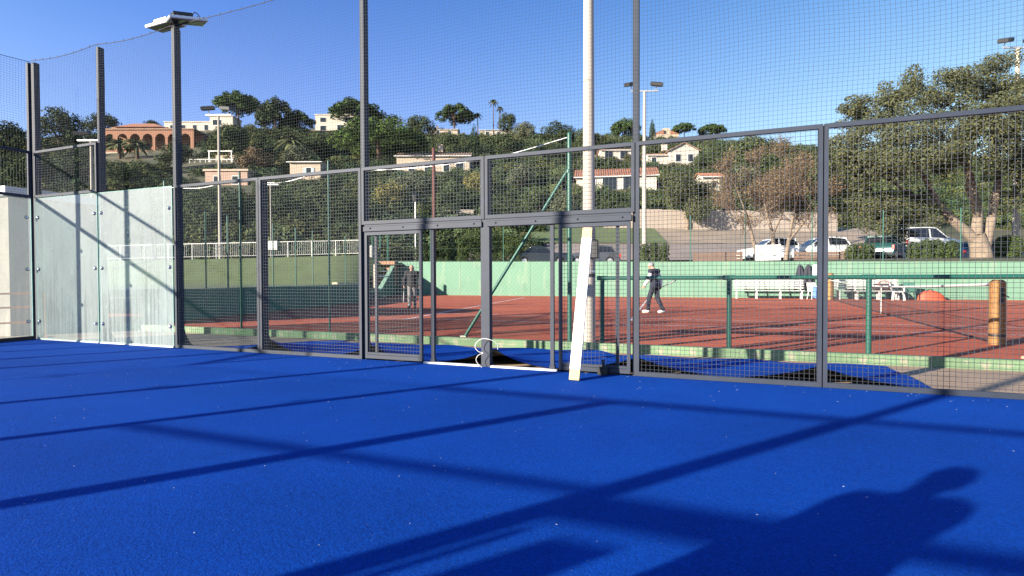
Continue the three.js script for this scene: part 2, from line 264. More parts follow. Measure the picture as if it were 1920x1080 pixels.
{
  const na = 150, nd = 90, p = [], uv = [], idx = [];
  for (let i = 0; i <= na; i++) for (let j = 0; j <= nd; j++) {
    const a = -1.5 + 3.2 * i / na; let d0 = 38; 
    { const den = -sY * a - cY; const t = (-27.46 - CAM.z) / den; const x = CAM.x + (cY * a - sY) * t; if (t > 0 && x > -9.3) d0 = t; }
    const d = d0 + (262 - d0) * Math.pow(j / nd, 1.6), [x, z] = onHill(a * d, d); let y = ground(x, z);
    if (d < 48 && x > -9.3) y = Math.min(y, backTop(x) - 0.04 + (-27.45 - z) * 0.14);
    if (d > 52) y += 0.9 * (fbm((x + 500) / 90 % 1, (z + 900) / 90 % 1, 5, 3, 2) - 0.5);
    p.push(x, y, z); uv.push(x, z); if (i && j) { const q = (i - 1) * (nd + 1) + j - 1; idx.push(q, q + nd + 1, q + 1, q + 1, q + nd + 1, q + nd + 2); }
  }
  const g = new THREE.BufferGeometry(); g.setAttribute('position', new THREE.Float32BufferAttribute(p, 3)); g.setAttribute('uv', new THREE.Float32BufferAttribute(uv, 2)); g.setIndex(idx); g.computeVertexNormals();
  struct('hill', g, MT.hill, 'wooded hillside with villas behind the courts');
  const strip = (u0, u1, d0, d1, lift) => { const g = new THREE.PlaneGeometry(1, 1, 30, 10), p = g.attributes.position, uv = g.attributes.uv; for (let i = 0; i < p.count; i++) { const u = u0 + (u1 - u0) * (p.getX(i) + 0.5), d = d0 + (d1 - d0) * (p.getY(i) + 0.5), [x, z] = onHill(u, d); p.setXYZ(i, x, ground(x, z) + lift, z); uv.setXY(i, x, z); } g.computeVertexNormals(); return g; };
  struct('parking', sheet(-6, 44, -45, -30.5, 2.262), MT.asphalt, 'beige parking strip behind the green wall');
  struct('road', strip(-4, 44, 45, 53.2, 0.5), MT.asphalt, 'beige road climbing behind the parked cars');
  struct('lawn', strip(2, 15.5, 53, 59.5, 0.6), MT.grassTurf, 'sunlit lawn sloping up to the cream wall');
  struct('dry_bank', strip(15.3, 40, 53.1, 60, 0.56), MT.dirt, 'dry brown bank below the cream wall');
}
// ---------- padel enclosure ----------
const HF = 2.85, HT = 5.6, HU = 3.8, ZB = 9.5;
function wireGrid(x0, x1, y0, y1, z, step = 0.05, r = 0.0024, alongZ = false) {
  const w = new Wires(), P = (x, y, dz) => alongZ ? [z + dz, y, x] : [x, y, z + dz];
  for (let x = x0 + step * 0.6; x < x1; x += step) w.line([P(x, y0, r), P(x, y1, r)], r);
  for (let y = y0 + step * 0.6; y < y1; y += step) w.line([P(x0, y, -r), P(x1, y, -r)], r);
  return w.geo();
}
// framed welded mesh panel in the plane z (or x when alongZ)
function meshPanel(x0, x1, y0, y1, z, label, group, alongZ = false) {
  const t = thing('mesh_panel', label, 'fence panel', [0, 0, 0], 0, group), f = 0.042, d = 0.02, B = (a, b, c, e) => alongZ ? cbx(z - d, z + d, c, e, a, b, 0.004) : cbx(a, b, c, e, z - d, z + d, 0.004);
  x0 += 0.006; x1 -= 0.006;
  obj('stile', B(x0, x0 + f, y0, y1 - 0.001), MT.steel, t); obj('stile', B(x1 - f, x1, y0, y1 - 0.001), MT.steel, t);
  obj('top_rail', B(x0 + f, x1 - f, y1 - 0.052, y1), MT.steel, t); obj('bottom_rail', B(x0 + f, x1 - f, y0, y0 + 0.058), MT.steel, t);
  const w = obj('wire_mesh', wireGrid(x0 + f, x1 - f, y0 + 0.058, y1 - 0.052, z, 0.05, 0.0024, alongZ), MT.wire, t); w.userData.kind = 'stuff';
  return t;
}
function fencePost(x, z, h, label, back = -1, w = 0.07, dep = 0.11, gusset = true) {        // stands behind the panels
  const t = thing('fence_post', label, 'post', [x, 0, z]), z0 = back * 0.026, z1 = back * (0.026 + dep);
  obj('shaft', cbx(-w / 2, w / 2, -0.07, h, Math.min(z0, z1), Math.max(z0, z1), 0.006), MT.steel, t);
  if (gusset) {
    const s = new THREE.Shape(); s.moveTo(0, 0); s.lineTo(0.26, 0); s.lineTo(0.26, 0.02); s.quadraticCurveTo(0.06, 0.1, 0, 0.5); s.closePath();
    const g = new THREE.ExtrudeGeometry(s, { depth: 0.012, bevelEnabled: false }); g.rotateY(back < 0 ? Math.PI / 2 : -Math.PI / 2); g.translate(back < 0 ? -0.006 : 0.006, -0.06, z1);
    obj('gusset', g, MT.steel, t); obj('base_plate', bx(-w / 2 - 0.05, w / 2 + 0.05, -0.068, -0.052, z1 + back * 0.3, z1 - back * 0.0), MT.steel, t);
  }
  return t;
}
const filmTex = (s) => tex(512, (u, v) => {                         // condensation: droplets, runs and wiped bands
  const run = fbm(u, v * 0.12, 34, 3, s), fine = fbm(u, v * 0.3, 90, 2, s + 4), cl = fbm(u, v, 5, 4, s + 8), gr = H2((u * 512) | 0, (v * 512) | 0, s);
  let a = 0.46 + 0.10 * (cl - 0.5) * 2 + 0.08 * (fine - 0.5) + 0.05 * (gr - 0.5);
  const len = 0.62 * pn(u, 0.5, 26, s + 3); const drip = ss(0.60, 0.70, pn(u, 0.5, 64, s + 11)) * ss(len + 0.03, len - 0.05, v);
  a -= 0.17 * drip; a -= 0.07 * ss(0.55, 0.75, run);
  a += 0.08 * ss(0.72, 0.8, fbm(u, v, 22, 3, s + 15));
  a = Math.max(0.05, Math.min(0.85, a)); return [a, a, a];
}, 1, true);
const glassM = new THREE.MeshPhysicalMaterial({ roughness: 0.34, transmission: 1, thickness: 0, ior: 1.5, side: THREE.DoubleSide }); glassM.color.setRGB(0.86, 0.95, 0.92);
const clearM = new THREE.MeshPhysicalMaterial({ roughness: 0.03, transmission: 1, thickness: 0, ior: 1.5, side: THREE.DoubleSide }); clearM.color.setRGB(0.93, 0.97, 0.95);
const edgeM = M([0.28, 0.48, 0.42], 0.2);
function film(s, k) { const m = M([0.365, 0.42, 0.425], 0.9, { alphaMap: filmTex(s), transparent: true, opacity: k, depthWrite: false }); return m; }
function glassPanel(a, b, z, label, filmMat, alongZ = false, front = 1) {
  const t = thing('glass_panel', label, 'glass panel'), e = 0.006, y0 = 0.03, y1 = HF - 0.01; a += 0.006; b -= 0.006;
  const P = (m, w0, w1, h0, h1, d0, d1) => alongZ ? bx(z + d0, z + d1, h0, h1, w0, w1) : bx(w0, w1, h0, h1, z + d0, z + d1);
  const pane = new THREE.PlaneGeometry(b - a, y1 - y0); if (alongZ) pane.rotateY(Math.PI / 2).translate(z, (y0 + y1) / 2, (a + b) / 2); else pane.translate((a + b) / 2, (y0 + y1) / 2, z);
  obj('pane', pane, filmMat ? glassM : clearM, t);
  for (const [w0, w1, h0, h1] of [[a - 0.003, a + 0.004, y0, y1], [b - 0.004, b + 0.003, y0, y1], [a, b, y1 - 0.002, y1 + 0.005], [a, b, y0 - 0.005, y0]]) obj('edge', P(0, w0, w1, h0, h1, -e, e), edgeM, t);
  if (filmMat) { const f = pane.clone().translate(alongZ ? 0.003 * front : 0, 0, alongZ ? 0 : 0.003 * front); const o = obj('condensation', f, filmMat, t); o.userData.label = 'milky condensation film with drip runs'; }
  const sil = obj('sill', P(0, a, b, -0.005, y0 - 0.006, -0.02, 0.02), filmMat && !alongZ ? MT.alu : MT.rubber, t);
  for (const h of [0.37, 1.42, 2.46]) for (const w of [a + 0.075, b - 0.075]) {
    const g = new THREE.SphereGeometry(0.028, 10, 6, 0, Math.PI * 2, 0, Math.PI / 2); if (alongZ) g.rotateZ(-Math.PI / 2).translate(z + 0.006, h, w); else g.rotateX(front * Math.PI / 2).translate(w, h, z + 0.006 * front);
    const c = obj('clamp', g, MT.chrome, t);
    const ring = new THREE.CylinderGeometry(0.036, 0.036, 0.01, 12); if (alongZ) ring.rotateZ(Math.PI / 2).translate(z + 0.006, h, w); else ring.rotateX(Math.PI / 2).translate(w, h, z + 0.006 * front);
    obj('washer', ring, MT.rubber, c);
  }
  return t;
}
function doorBay(x0, xm, x1, z, back, side, names, slim) {                 // one bay with header, fixed mesh leaf and an open half
  // x0..x1 is the bay, the leaf stands between x0 and xm (side = 1) or xm and x1 (side = -1)
  const hd = thing('door_header', names[0], 'beam', [0, 0, 0]); obj('beam', cbx(x0 + 0.04, x1 - 0.04, slim ? 1.95 : 1.895, 1.972, z - (slim ? 0.02 : 0.045), z + (slim ? 0.02 : 0.03), 0.005), MT.steel, hd);
  if (!slim) obj('track', bx(x0 + 0.05, x1 - 0.05, 1.973, 1.995, z - 0.03, z + 0.012), MT.steel, hd);
  for (let k = 0; k < 4; k++) obj('bolt', new THREE.CylinderGeometry(0.012, 0.012, 0.02, 8).rotateX(Math.PI / 2).translate(x0 + 0.16 + k * (x1 - x0 - 0.32) / 3, 1.945, z + 0.036), MT.steel, hd);
  meshPanel(x0, x1, slim ? 1.974 : 1.998, HF, z, names[1]);
  const a = side > 0 ? x0 + 0.05 : xm, b = side > 0 ? xm : x1 - 0.05;
  const lf = meshPanel(a, b, 0.02, slim ? 1.948 : 1.89, z, names[2]);
  const xi = side > 0 ? a + 0.17 : b - 0.17; obj('inner_stile', cbx(xi - 0.018, xi + 0.018, 0.08, 1.84, z - 0.06, z - 0.022, 0.004), MT.steel, lf);
  obj('kick_rail', cbx(a + 0.05, b - 0.05, 0.0785, 0.115, z - 0.018, z + 0.018, 0.004), MT.steel, lf);
  const xj = side > 0 ? xm + 0.15 : xm - 0.09; const j = thing('door_jamb', names[3], 'post', [xj, 0, z]);
  obj('shaft', cbx(-0.024, 0.024, 0.02, 1.894, -0.05, -0.005, 0.004), MT.steel, j); obj('foot', cbx(-0.034, 0.034, -0.005, 0.07, -0.06, 0.002, 0.004), MT.steel, j);
  const th = side > 0 ? [xm + 0.02, x1 - 0.08] : [x0 + 0.08, xm - 0.02];
  const ts = obj('threshold', cbx(th[0], th[1], -0.01, 0.022, z - 0.03, z + 0.03, 0.004), MT.whitePaint); tag(ts, names[4], 'threshold');
}
// --- near side fence, z = 0
glassPanel(0.07, 1.982, 0, 'misted glass panel beside the corner post, seen left of the brighter one', film(5, 0.86));
glassPanel(2.018, 4, 0, 'brightest misted glass panel, next to the tall lamp post', film(9, 1.0));
meshPanel(0.06, 2, HF + 0.004, HU, 0, 'short mesh panel standing on the left misted glass panel');
meshPanel(4.05, 6, 0, HF, 0, 'mesh fence panel just right of the tall lamp post');
meshPanel(6, 8, 0, HF, 0, 'mesh fence panel left of the open doorway, second from the glass');
doorBay(8, 9.03, 10, 0, -1, 1, ['steel header beam over the left door half, left of the middle post', 'short mesh panel above the left door half', 'mesh door leaf left of the middle post, in front of the player in black', 'slim door jamb at the opening left of the middle post', 'white threshold strip in the opening left of the middle post']);
doorBay(10, 11.03, 12, 0, -1, -1, ['steel header beam over the right door half, behind the white plank', 'short mesh panel above the right door half', 'mesh door leaf behind the white leaning plank', 'slim door jamb at the opening left of the white plank', 'white threshold strip left of the white plank']);
meshPanel(12, 14, 0, HF, 0, 'mesh fence panel in front of the walking player');
meshPanel(14, 16, 0, HF, 0, 'mesh fence panel in front of the wooden net post, at the right of the picture');
meshPanel(16, 18, 0, HF, 0, 'mesh fence panel at the right edge of the picture');
fencePost(0.0, 0, HT, 'tall steel corner post beside the left misted glass panel', -1, 0.09, 0.1, false);
fencePost(2.0, 0, HT, 'tall post between the two misted glass panels', -1, 0.06, 0.11);
fencePost(4.03, 0, HT, 'tall post carrying the double floodlight', -1, 0.075, 0.12);
fencePost(6, 0, HF - 0.01, 'short fence post midway between the lamp post and the doorway');
fencePost(8, 0, HT + 0.1, 'tall fence post at the left end of the doorway', -1, 0.07, 0.11);
fencePost(10, 0.03, HF - 0.01, 'thick middle post of the doorway with a white cable at its foot', -1, 0.125, 0.1);
fencePost(12, 0, HT + 0.1, 'tall fence post right of the white plank', -1, 0.07, 0.11);
fencePost(14, 0, HF - 0.01, 'short fence post right of the walking player');
fencePost(16, 0, HT + 0.1, 'tall fence post near the right edge of the picture, cut off at its top', -1, 0.07, 0.11);
fencePost(18, 0, HF - 0.01, 'short fence post beyond the right edge of the picture');
// --- end wall, x = 0 (towards the camera)
fencePost(-0.11, -0.1, HT, 'second tall corner post, standing at the end wall', 1, 0.07, 0.09, false);
for (let k = 0; k < 5; k++) {
  const a = 0.04 + k * 1.89, b = a + 1.89, w = ['first', 'second', 'third', 'fourth', 'fifth'][k];
  glassPanel(a, b, 0, k === 0 ? 'hazy glass panel of the end wall at the left edge of the picture' : `${w} glass panel of the end wall, counted from the corner by the misted panels`, k === 0 ? film(13, 0.6) : null, true, 1);
  meshPanel(a, b, HF + 0.004, HU, 0, `${w} short mesh panel on the end wall, counted from the corner by the misted panels`, undefined, true);
  obj('base_strip', cbx(0.022, 0.07, -0.005, 0.075, a, b - 0.005, 0.006), MT.rubber); tag(scene.children[scene.children.length - 1], `${w} black rubber base strip along the end wall, counted from the glass corner`, 'base strip');
  if (k) { const q = fencePost(-0.08, b - 1.89, HT, `${w} tall post of the end wall, counted from the glass corner`, 1, 0.06, 0.09, false); }
}
// --- far side fence behind the camera, z = ZB
const OPP = 'far side fence behind the viewer, seen only by its shadows';
for (const [a, b] of [[0, 2], [2, 4]]) glassPanel(a + 0.05, b, ZB, `clear glass panel of the opposite fence, ${a ? 'second' : 'first'} from the end wall`, null, false, -1);
[[4, 6], [6, 8]].forEach(([a, b], i) => { const p = meshPanel(a, b, 0, HF, ZB, `mesh panel of the opposite fence, ${i ? 'second' : 'first'} after its glass panels`, 'opposite fence panels'); obj('middle_rail', cbx(a + 0.05, b - 0.05, 2.02, 2.065, ZB - 0.02, ZB + 0.02, 0.004), MT.steel, p); });
doorBay(8, 9.03, 10, ZB, 1, 1, ['header beam over the first door half of the opposite fence', 'short mesh panel over the first door half of the opposite fence', 'mesh door leaf of the opposite fence, nearer the end wall', 'door jamb of the opposite fence, nearer the end wall', 'threshold of the opposite doorway, nearer the end wall'], true);
doorBay(10, 11.03, 12, ZB, 1, -1, ['header beam over the second door half of the opposite fence', 'short mesh panel over the second door half of the opposite fence', 'mesh door leaf of the opposite fence, farther from the end wall', 'door jamb of the opposite fence, farther from the end wall', 'threshold of the opposite doorway, farther from the end wall'], true);
[[12, 14], [14, 16]].forEach(([a, b], i) => meshPanel(a, b, 0, HF, ZB, `mesh panel of the opposite fence, ${i ? 'second' : 'first'} after its doorway`, 'opposite fence panels'));
[[2, HT], [4, HT], [6, HF - 0.01], [8, HT], [10, HF - 0.01], [12, HT], [14, HF - 0.01]].forEach(([x, h], i) => fencePost(x, ZB, h, `${h > 4 ? 'tall' : 'short'} post of the opposite fence, ${['between its two glass panels', 'after its glass panels', 'between its two plain mesh panels', 'at the first end of its doorway', 'in the middle of its doorway', 'at the second end of its doorway', 'after its doorway'][i]}`, 1, x === 10 ? 0.14 : 0.07, 0.11));
// --- netting above the fence
{
  const net = thing('safety_net', 'fine dark netting above the padel fence, hung from a sagging top rope', 'net');
  const bays = [[0, 2, HF + 0.95], [2, 4, HF], [4, 8, HF], [8, 12, HF], [12, 16, HF], [16, 18, HF]];
  const topY = x => { const b = bays.find(q => x <= q[1] + 1e-6) || bays[bays.length - 1], u = (x - b[0]) / (b[1] - b[0]); return HT + 0.02 - 0.028 * (b[1] - b[0]) * Math.sin(Math.PI * u) * (b[1] - b[0] > 3 ? 0.45 : 1) + (x > 8 ? 0.1 : x > 4 ? 0.1 * (x - 4) / 4 : 0); };
  const zOff = (x, y) => -0.02 + 0.02 * Math.sin(x * 2.1 + y * 1.3) + 0.012 * Math.sin(y * 3.7 - x * 1.1);
  for (const [a, b, y0] of bays) {
    const w = new Wires(), n = Math.round((b - a) / 0.047), m = Math.round((HT - y0) / 0.047);
    const pt = (u, v) => { const x = a + (b - a) * u, yt = topY(x), y = y0 + (yt - y0) * v; const wob = Math.sin(Math.PI * v) * Math.sin(Math.PI * u); return [x + wob * 0.035 * Math.sin(y * 2.3 + a), y + wob * 0.03 * Math.sin(x * 1.9 + 1), zOff(x, y) * wob]; };
    for (let i = 0; i <= n; i++) { const q = []; for (let k = 0; k <= 14; k++) q.push(pt(i / n, k / 14)); w.line(q, 0.0014); }
    for (let k = 0; k <= m; k++) { const q = [], s = Math.max(8, Math.round((b - a) * 7)); for (let i = 0; i <= s; i++) q.push(pt(i / s, k / m)); w.line(q, 0.0014); }
    obj('netting', w.geo(), MT.twine, net).userData.kind = 'stuff';
  }
  const pts = []; for (let x = 0; x <= 18; x += 0.25) pts.push([x, topY(x) + 0.004, 0]);
  obj('top_rope', tube(pts, 0.006, 160, 5), MT.rope, net);
  for (let x = 0.15; x < 18; x += 0.24) obj('clip', rod([x, topY(x) - 0.01, 0], [x + 0.006, topY(x) + 0.034, 0.004], 0.005, 0.004, 5), MT.steel, net);
  // end wall side
  const e = thing('end_net', 'fine dark netting above the end wall at the left edge of the picture', 'net'), w = new Wires(), tz = z => { const u = (z % 1.89) / 1.89; return HT - 0.05 * Math.sin(Math.PI * u); };
  for (let i = 0; i <= 201; i++) { const z = 0.05 + i * 0.047; w.line([[-0.02, HU, z], [-0.03, (HU + tz(z)) / 2, z + 0.01], [-0.02, tz(z), z]], 0.0017); }
  for (let k = 0; k <= 38; k++) { const q = []; for (let i = 0; i <= 40; i++) { const z = 0.05 + i * 0.236; q.push([-0.02, HU + (tz(z) - HU) * k / 38, z]); } w.line(q, 0.0017); }
  obj('netting', w.geo(), MT.twine, e).userData.kind = 'stuff';
  const q = []; for (let z = 0; z < 9.6; z += 0.21) q.push([-0.02, tz(z), z]); obj('top_rope', tube(q, 0.006, 90, 5), MT.rope, e);
}
// --- double floodlight on the lamp post
{
  const t = thing('floodlight', 'double flat floodlight on top of the tall post by the glass panels', 'floodlight', [4.03, HT, -0.08], 0);
  obj('bracket', [cbx(-0.04, 0.04, -0.02, 0.09, -0.05, 0.05), rod([-0.3, 0.07, 0], [0.3, 0.07, 0], 0.02)], MT.steel, t);
  const head = (x, rz, ry, lit) => {
    const h = new THREE.Group(); h.name = 'lamp_head'; h.position.set(x, 0.1, 0); h.rotation.set(0.12, ry, rz); t.add(h);
    obj('housing', cbx(-0.3, 0.3, -0.025, 0.03, -0.16, 0.16, 0.012), MT.alu, h);
    for (let k = 0; k < 6; k++) obj('cooling_fin', bx(-0.26 + k * 0.1, -0.245 + k * 0.1, 0.031, 0.055, -0.12, 0.12), MT.lampBlack, h);
    obj('lens', bx(-0.27, 0.27, -0.031, -0.026, -0.13, 0.13), MT.paneDark, h);
    obj('driver_box', cbx(-0.2, 0.1, 0.056, 0.125, -0.06, 0.06, 0.01), lit ? MT.alu : MT.lampBlack, h);
    obj('cable', tube([[0.1, 0.09, 0], [0.16, 0.15, 0.01], [0.22, 0.1, 0], [0.24, 0.03, 0]], 0.008, 12, 5), MT.lampBlack, h);
  };
  head(-0.24, 0.02, 0, true); head(0.28, 0.1, 1.15, false);
}
// --- white plank leaning on the door leaf
{
  const t = thing('white_plank', 'white painted plank leaning against the mesh door leaf', 'plank', [11.38, 0, 0.56], 0); t.rotation.set(-0.288, 0, -0.02);
  obj('board', cbx(-0.062, 0.062, 0.13, 1.77, -0.022, 0.022, 0.004), MT.whitePlank, t);
  obj('end_block', cbx(-0.06, 0.06, 0.006, 0.129, -0.02, 0.02, 0.004), MT.yellowWood, t); obj('end_block', cbx(-0.06, 0.06, 1.771, 1.9, -0.02, 0.02, 0.004), MT.yellowWood, t);
}
// --- white cable coiled at the middle post
{
  const q = [[9.99, 0.008, 0.1], [9.94, 0.05, 0.11], [9.915, 0.11, 0.12], [9.95, 0.17, 0.12], [10.01, 0.2, 0.1], [9.95, 0.22, 0.12], [9.9, 0.28, 0.12], [9.93, 0.35, 0.11], [10.0, 0.39, 0.09], [10.08, 0.385, 0.08], [10.16, 0.35, 0.05], [10.19, 0.3, 0.02], [10.17, 0.24, -0.02]];
  tag(obj('white_cable', tube(q, 0.0045, 90, 6), MT.whitePaint), 'thin white cable looped at the foot of the middle post', 'cable');
}
// small box on the ground sill behind the plank
{ const t = thing('floor_latch', 'small black latch block at the foot of the right door leaf', 'latch', [11.62, 0, 0.03]); obj('body', cbx(-0.06, 0.06, 0.0, 0.1, -0.0, 0.09, 0.01), MT.rubber, t); obj('lever', cbx(-0.02, 0.02, 0.1, 0.19, 0.03, 0.05, 0.005), MT.steel, t); }
// --- shadow casters behind the viewer on the opposite side: a board leaning on the opposite fence
{ const t = thing('leaning_board', 'wide board leaning against the opposite fence behind the viewer', 'board', [8.57, 0, ZB - 0.35]); t.rotation.x = 0.16; obj('board', cbx(-0.15, 0.15, 0, 1.84, -0.015, 0.015, 0.004), MT.yellowWood, t); obj('batten', cbx(-0.14, 0.14, 0.9, 0.98, -0.04, -0.016, 0.004), MT.yellowWood, t); }
// ---------- clay court furniture ----------
{ // tall chain link fence along the kerb
  const Z = -2.68, top = 3.72;
  const post = (x, h, r, m, label) => { const t = thing('chain_link_post', label, 'post', [x, 0.05, Z]); obj('shaft', rod([0, -0.05, 0], [0, h, 0], r, r, 12), m, t); obj('cap', new THREE.SphereGeometry(r * 1.08, 10, 6).translate(0, h, 0), m, t); return t; };
  post(10.46, 3.72, 0.042, MT.greenPost, 'tall green post of the chain link fence, left of the cream concrete pole');
  post(7.71, 3.7, 0.034, MT.rustPost, 'tall rust brown post of the chain link fence, right of the player in black');
  post(5.14, 3.68, 0.022, MT.greenPost, 'thin green chain link post left of the doorway');
  post(2.6, 3.62, 0.024, MT.greenPost, 'thin green chain link post nearest the bright glass panel');
  post(0.1, 3.6, 0.024, MT.greenPost, 'thin green chain link post behind the misted glass');
  const b = thing('fence_brace', 'green diagonal brace leaning on the tall green post', 'brace', [8.36, 0.05, Z + 0.02]); obj('tube', rod([0, 0, 0], [2.06, 3.05, 0], 0.03, 0.03, 10), MT.greenPost, b); obj('foot', bx(-0.06, 0.06, -0.01, 0.05, -0.05, 0.05), MT.cement, b); obj('collar', new THREE.CylinderGeometry(0.052, 0.052, 0.06, 12).translate(2.09, 3.06, -0.02), MT.greenPost, b);
  const f = thing('chain_link_fence', 'tall green chain link mesh between the kerb posts', 'fence'), w = new Wires(), c = 0.043, x0 = 0.1, x1 = 10.44, r = 0.0023;
  for (let i = 0, x = x0; x < x1 - c; x += 2 * c, i++) { const q = []; let s = 0; for (let y = 0.1; y <= top; y += c) { q.push([x + (s ? c : -c) * 1.0 + c, y, Z - 0.05 + (s ? r : -r)]); s = 1 - s; } w.line(q, r); }
  obj('mesh', w.geo(), MT.chain, f).userData.kind = 'stuff';
  for (const y of [1.9, 0.2]) obj('tension_wire', rod([x0, y, Z - 0.05], [x1, y, Z - 0.05], 0.002, 0.002, 5), MT.chain, f);
  const wp = []; for (const [x, y] of [[10.46, 3.72], [9.2, 3.5], [7.71, 3.42], [6.4, 3.44], [5.14, 3.52], [3.8, 3.36], [2.6, 3.5], [1.3, 3.4], [0.1, 3.5]]) wp.push([x, y, Z]);
  tag(obj('slack_cable', tube(wp, 0.011, 90, 5), MT.alu), 'slack pale cable strung between the chain link posts', 'cable');
}
{ // low green tube rail
  const t = thing('green_rail', 'low green tube rail along the kerb in front of the net', 'railing', [0, 0.05, -2.63]);
  obj('top_tube', rod([11.0, 1.15, 0], [20.6, 1.15, 0], 0.033, 0.033, 12), MT.greenPost, t);
  for (const x of [11.06, 13.11, 15.02, 16.95, 18.9]) { const p = obj('post', rod([x, 0, 0], [x, 1.118, 0], 0.038, 0.038, 12), MT.greenPost, t); obj('tee', rod([x - 0.09, 1.15, 0], [x + 0.09, 1.15, 0], 0.039, 0.039, 12), MT.greenPost, p); }
}
{ // cream concrete lighting column
  const t = thing('concrete_pole', 'thick cream concrete lighting pole behind the white plank', 'pole', [10.77, 0.05, -2.86]);
  obj('shaft', rod([0, 0, 0], [0, 13, 0], 0.118, 0.062, 20), MT.cement, t);
  obj('switch_box', cbx(0.02, 0.19, 1.5, 1.83, 0.06, 0.2, 0.01), MT.lampBlack, t);
  const bd = obj('band', new THREE.CylinderGeometry(0.119, 0.119, 0.05, 20).translate(0, 1.2, 0), MT.lampBlack, t); obj('band', new THREE.CylinderGeometry(0.1195, 0.1195, 0.03, 20).translate(0, 1.27, 0), MT.alu, t);
  obj('cross_arm', cbx(-0.9, 0.9, 13, 13.1, -0.05, 0.05), MT.alu, t); for (const x of [-0.75, 0.75]) obj('lamp_head', cbx(x - 0.25, x + 0.25, 13.15, 13.35, -0.25, 0.25, 0.03), MT.lampBlack, t);
}
{ // tennis net
  const n0 = [17.33, -4.85], n1 = [18.4, -25.3], P = (u, y) => [n0[0] + (n1[0] - n0[0]) * u, 0.05 + y, n0[1] + (n1[1] - n0[1]) * u];
  const t = thing('tennis_net', 'dark tennis net strung across the clay court between wooden posts', 'net'), w = new Wires(), sag = u => 1.02 - 0.16 * Math.sin(Math.PI * u);
  for (let k = 0; k <= 200; k++) { const u = k / 200; w.line([P(u, 0.03), P(u, sag(u))], 0.0022); }
  for (let j = 0; j <= 14; j++) { const q = []; for (let k = 0; k <= 24; k++) q.push(P(k / 24, 0.03 + (sag(k / 24) - 0.03) * j / 14)); w.line(q, 0.0022); }
  obj('netting', w.geo(), MT.twine, t).userData.kind = 'stuff';
  const q = [], q2 = []; for (let k = 0; k <= 24; k++) { q.push(P(k / 24, sag(k / 24))); q2.push(P(k / 24, 0.035)); }
  obj('top_band', tube(q, 0.025, 60, 6), MT.whitePaint, t); obj('bottom_cord', tube(q2, 0.014, 60, 5), MT.rope, t);
  obj('centre_strap', beam(P(0.42, 0.01), P(0.42, sag(0.42) + 0.02), 0.05, 0.02), MT.whitePaint, t);
  const post = (x, z, h, r, label) => { const g = thing('net_post', label, 'post', [x, 0.05, z]); obj('shaft', rod([0, -0.02, 0], [0, h, 0], r, r * 0.95, 14), MT.wood, g); obj('crown', new THREE.CylinderGeometry(r * 0.6, r * 0.95, 0.04, 14).translate(0, h + 0.02, 0), MT.wood, g); obj('metal_strap', new THREE.CylinderGeometry(r * 1.02, r * 1.02, 0.04, 14).translate(0, 0.16, 0), MT.lampBlack, g); obj('winder', [bx(-0.02, 0.02, h - 0.35, h - 0.1, r, r + 0.05), rod([0, h - 0.2, r + 0.05], [0.08, h - 0.25, r + 0.07], 0.01)], MT.lampBlack, g); };
  post(17.36, -4.78, 1.06, 0.115, 'near wooden net post standing left of the picture edge'); post(18.42, -25.4, 1.36, 0.15, 'far wooden net post beside the white benches');
  const e = thing('orange_post', 'pale orange post cut by the right edge of the picture', 'post', [17.02, 0.05, -2.95]); obj('shaft', rod([0, 0, 0], [0, 0.84, 0], 0.035, 0.03, 10), M([0.68, 0.36, 0.24], 0.7), e); obj('foot', new THREE.CylinderGeometry(0.09, 0.1, 0.03, 12).translate(0, 0.015, 0), M([0.68, 0.36, 0.24], 0.7), e);
}
function bench(x0, x1, z, label) {
  const L = x1 - x0, t = thing('white_bench', label, 'bench', [(x0 + x1) / 2, 0.05, z]);
  for (let k = 0; k < 4; k++) obj('seat_slat', cbx(-L / 2, L / 2, 0.44, 0.475, -0.02 + k * 0.12, 0.08 + k * 0.12, 0.005), MT.benchPaint, t);
  for (let k = 0; k < 4; k++) obj('back_slat', cbx(-L / 2, L / 2, 0.56 + k * 0.13, 0.65 + k * 0.13, -0.16 - k * 0.03, -0.13 - k * 0.03, 0.005), MT.benchPaint, t);
  for (const x of [-L / 2 + 0.15, -L / 6, L / 6, L / 2 - 0.15]) { obj('leg', [bx(x - 0.04, x + 0.04, 0, 0.438, 0.36, 0.43), bx(x - 0.04, x + 0.04, 0, 0.438, -0.04, 0.03), beam([x, 0.44, -0.1], [x, 1.05, -0.29], 0.05, 0.05)], MT.benchPaint, t); }
}
bench(13.75, 17.3, -26.2, 'long white slatted bench left of the hanging jackets'); bench(18.75, 21.65, -26.2, 'white slatted bench right of the far net post, with a dark bag on it');
function plasticChair(x, z, turn, m, label) {
  const t = thing('garden_chair', label, 'chair', [x, 0.05, z], turn);
  obj('seat', cbx(-0.24, 0.24, 0.41, 0.45, -0.24, 0.24, 0.012), m, t); obj('backrest', beam([0, 0.45, -0.24], [0, 0.9, -0.36], 0.46, 0.03), m, t);
  for (const [a, b] of [[-1, -1], [1, -1], [-1, 1], [1, 1]]) obj('leg', rod([a * 0.25, 0, b * 0.25], [a * 0.2, 0.41, b * 0.2], 0.025, 0.03, 8), m, t);
  for (const a of [-1, 1]) obj('armrest', tube([[a * 0.24, 0.43, 0.22], [a * 0.27, 0.64, 0.2], [a * 0.26, 0.66, -0.05], [a * 0.23, 0.68, -0.29]], 0.022, 14, 6), m, t);
}
plasticChair(17.75, -25.9, 0.3, MT.whitePaint, 'white plastic chair with blue cloth beside the hanging jackets');
plasticChair(22.0, -25.9, -0.2, MT.greenPost, 'dark green chair right of the second white bench'); plasticChair(21.35, -25.2, 1.2, MT.whitePaint, 'white plastic chair in front of the second bench end');
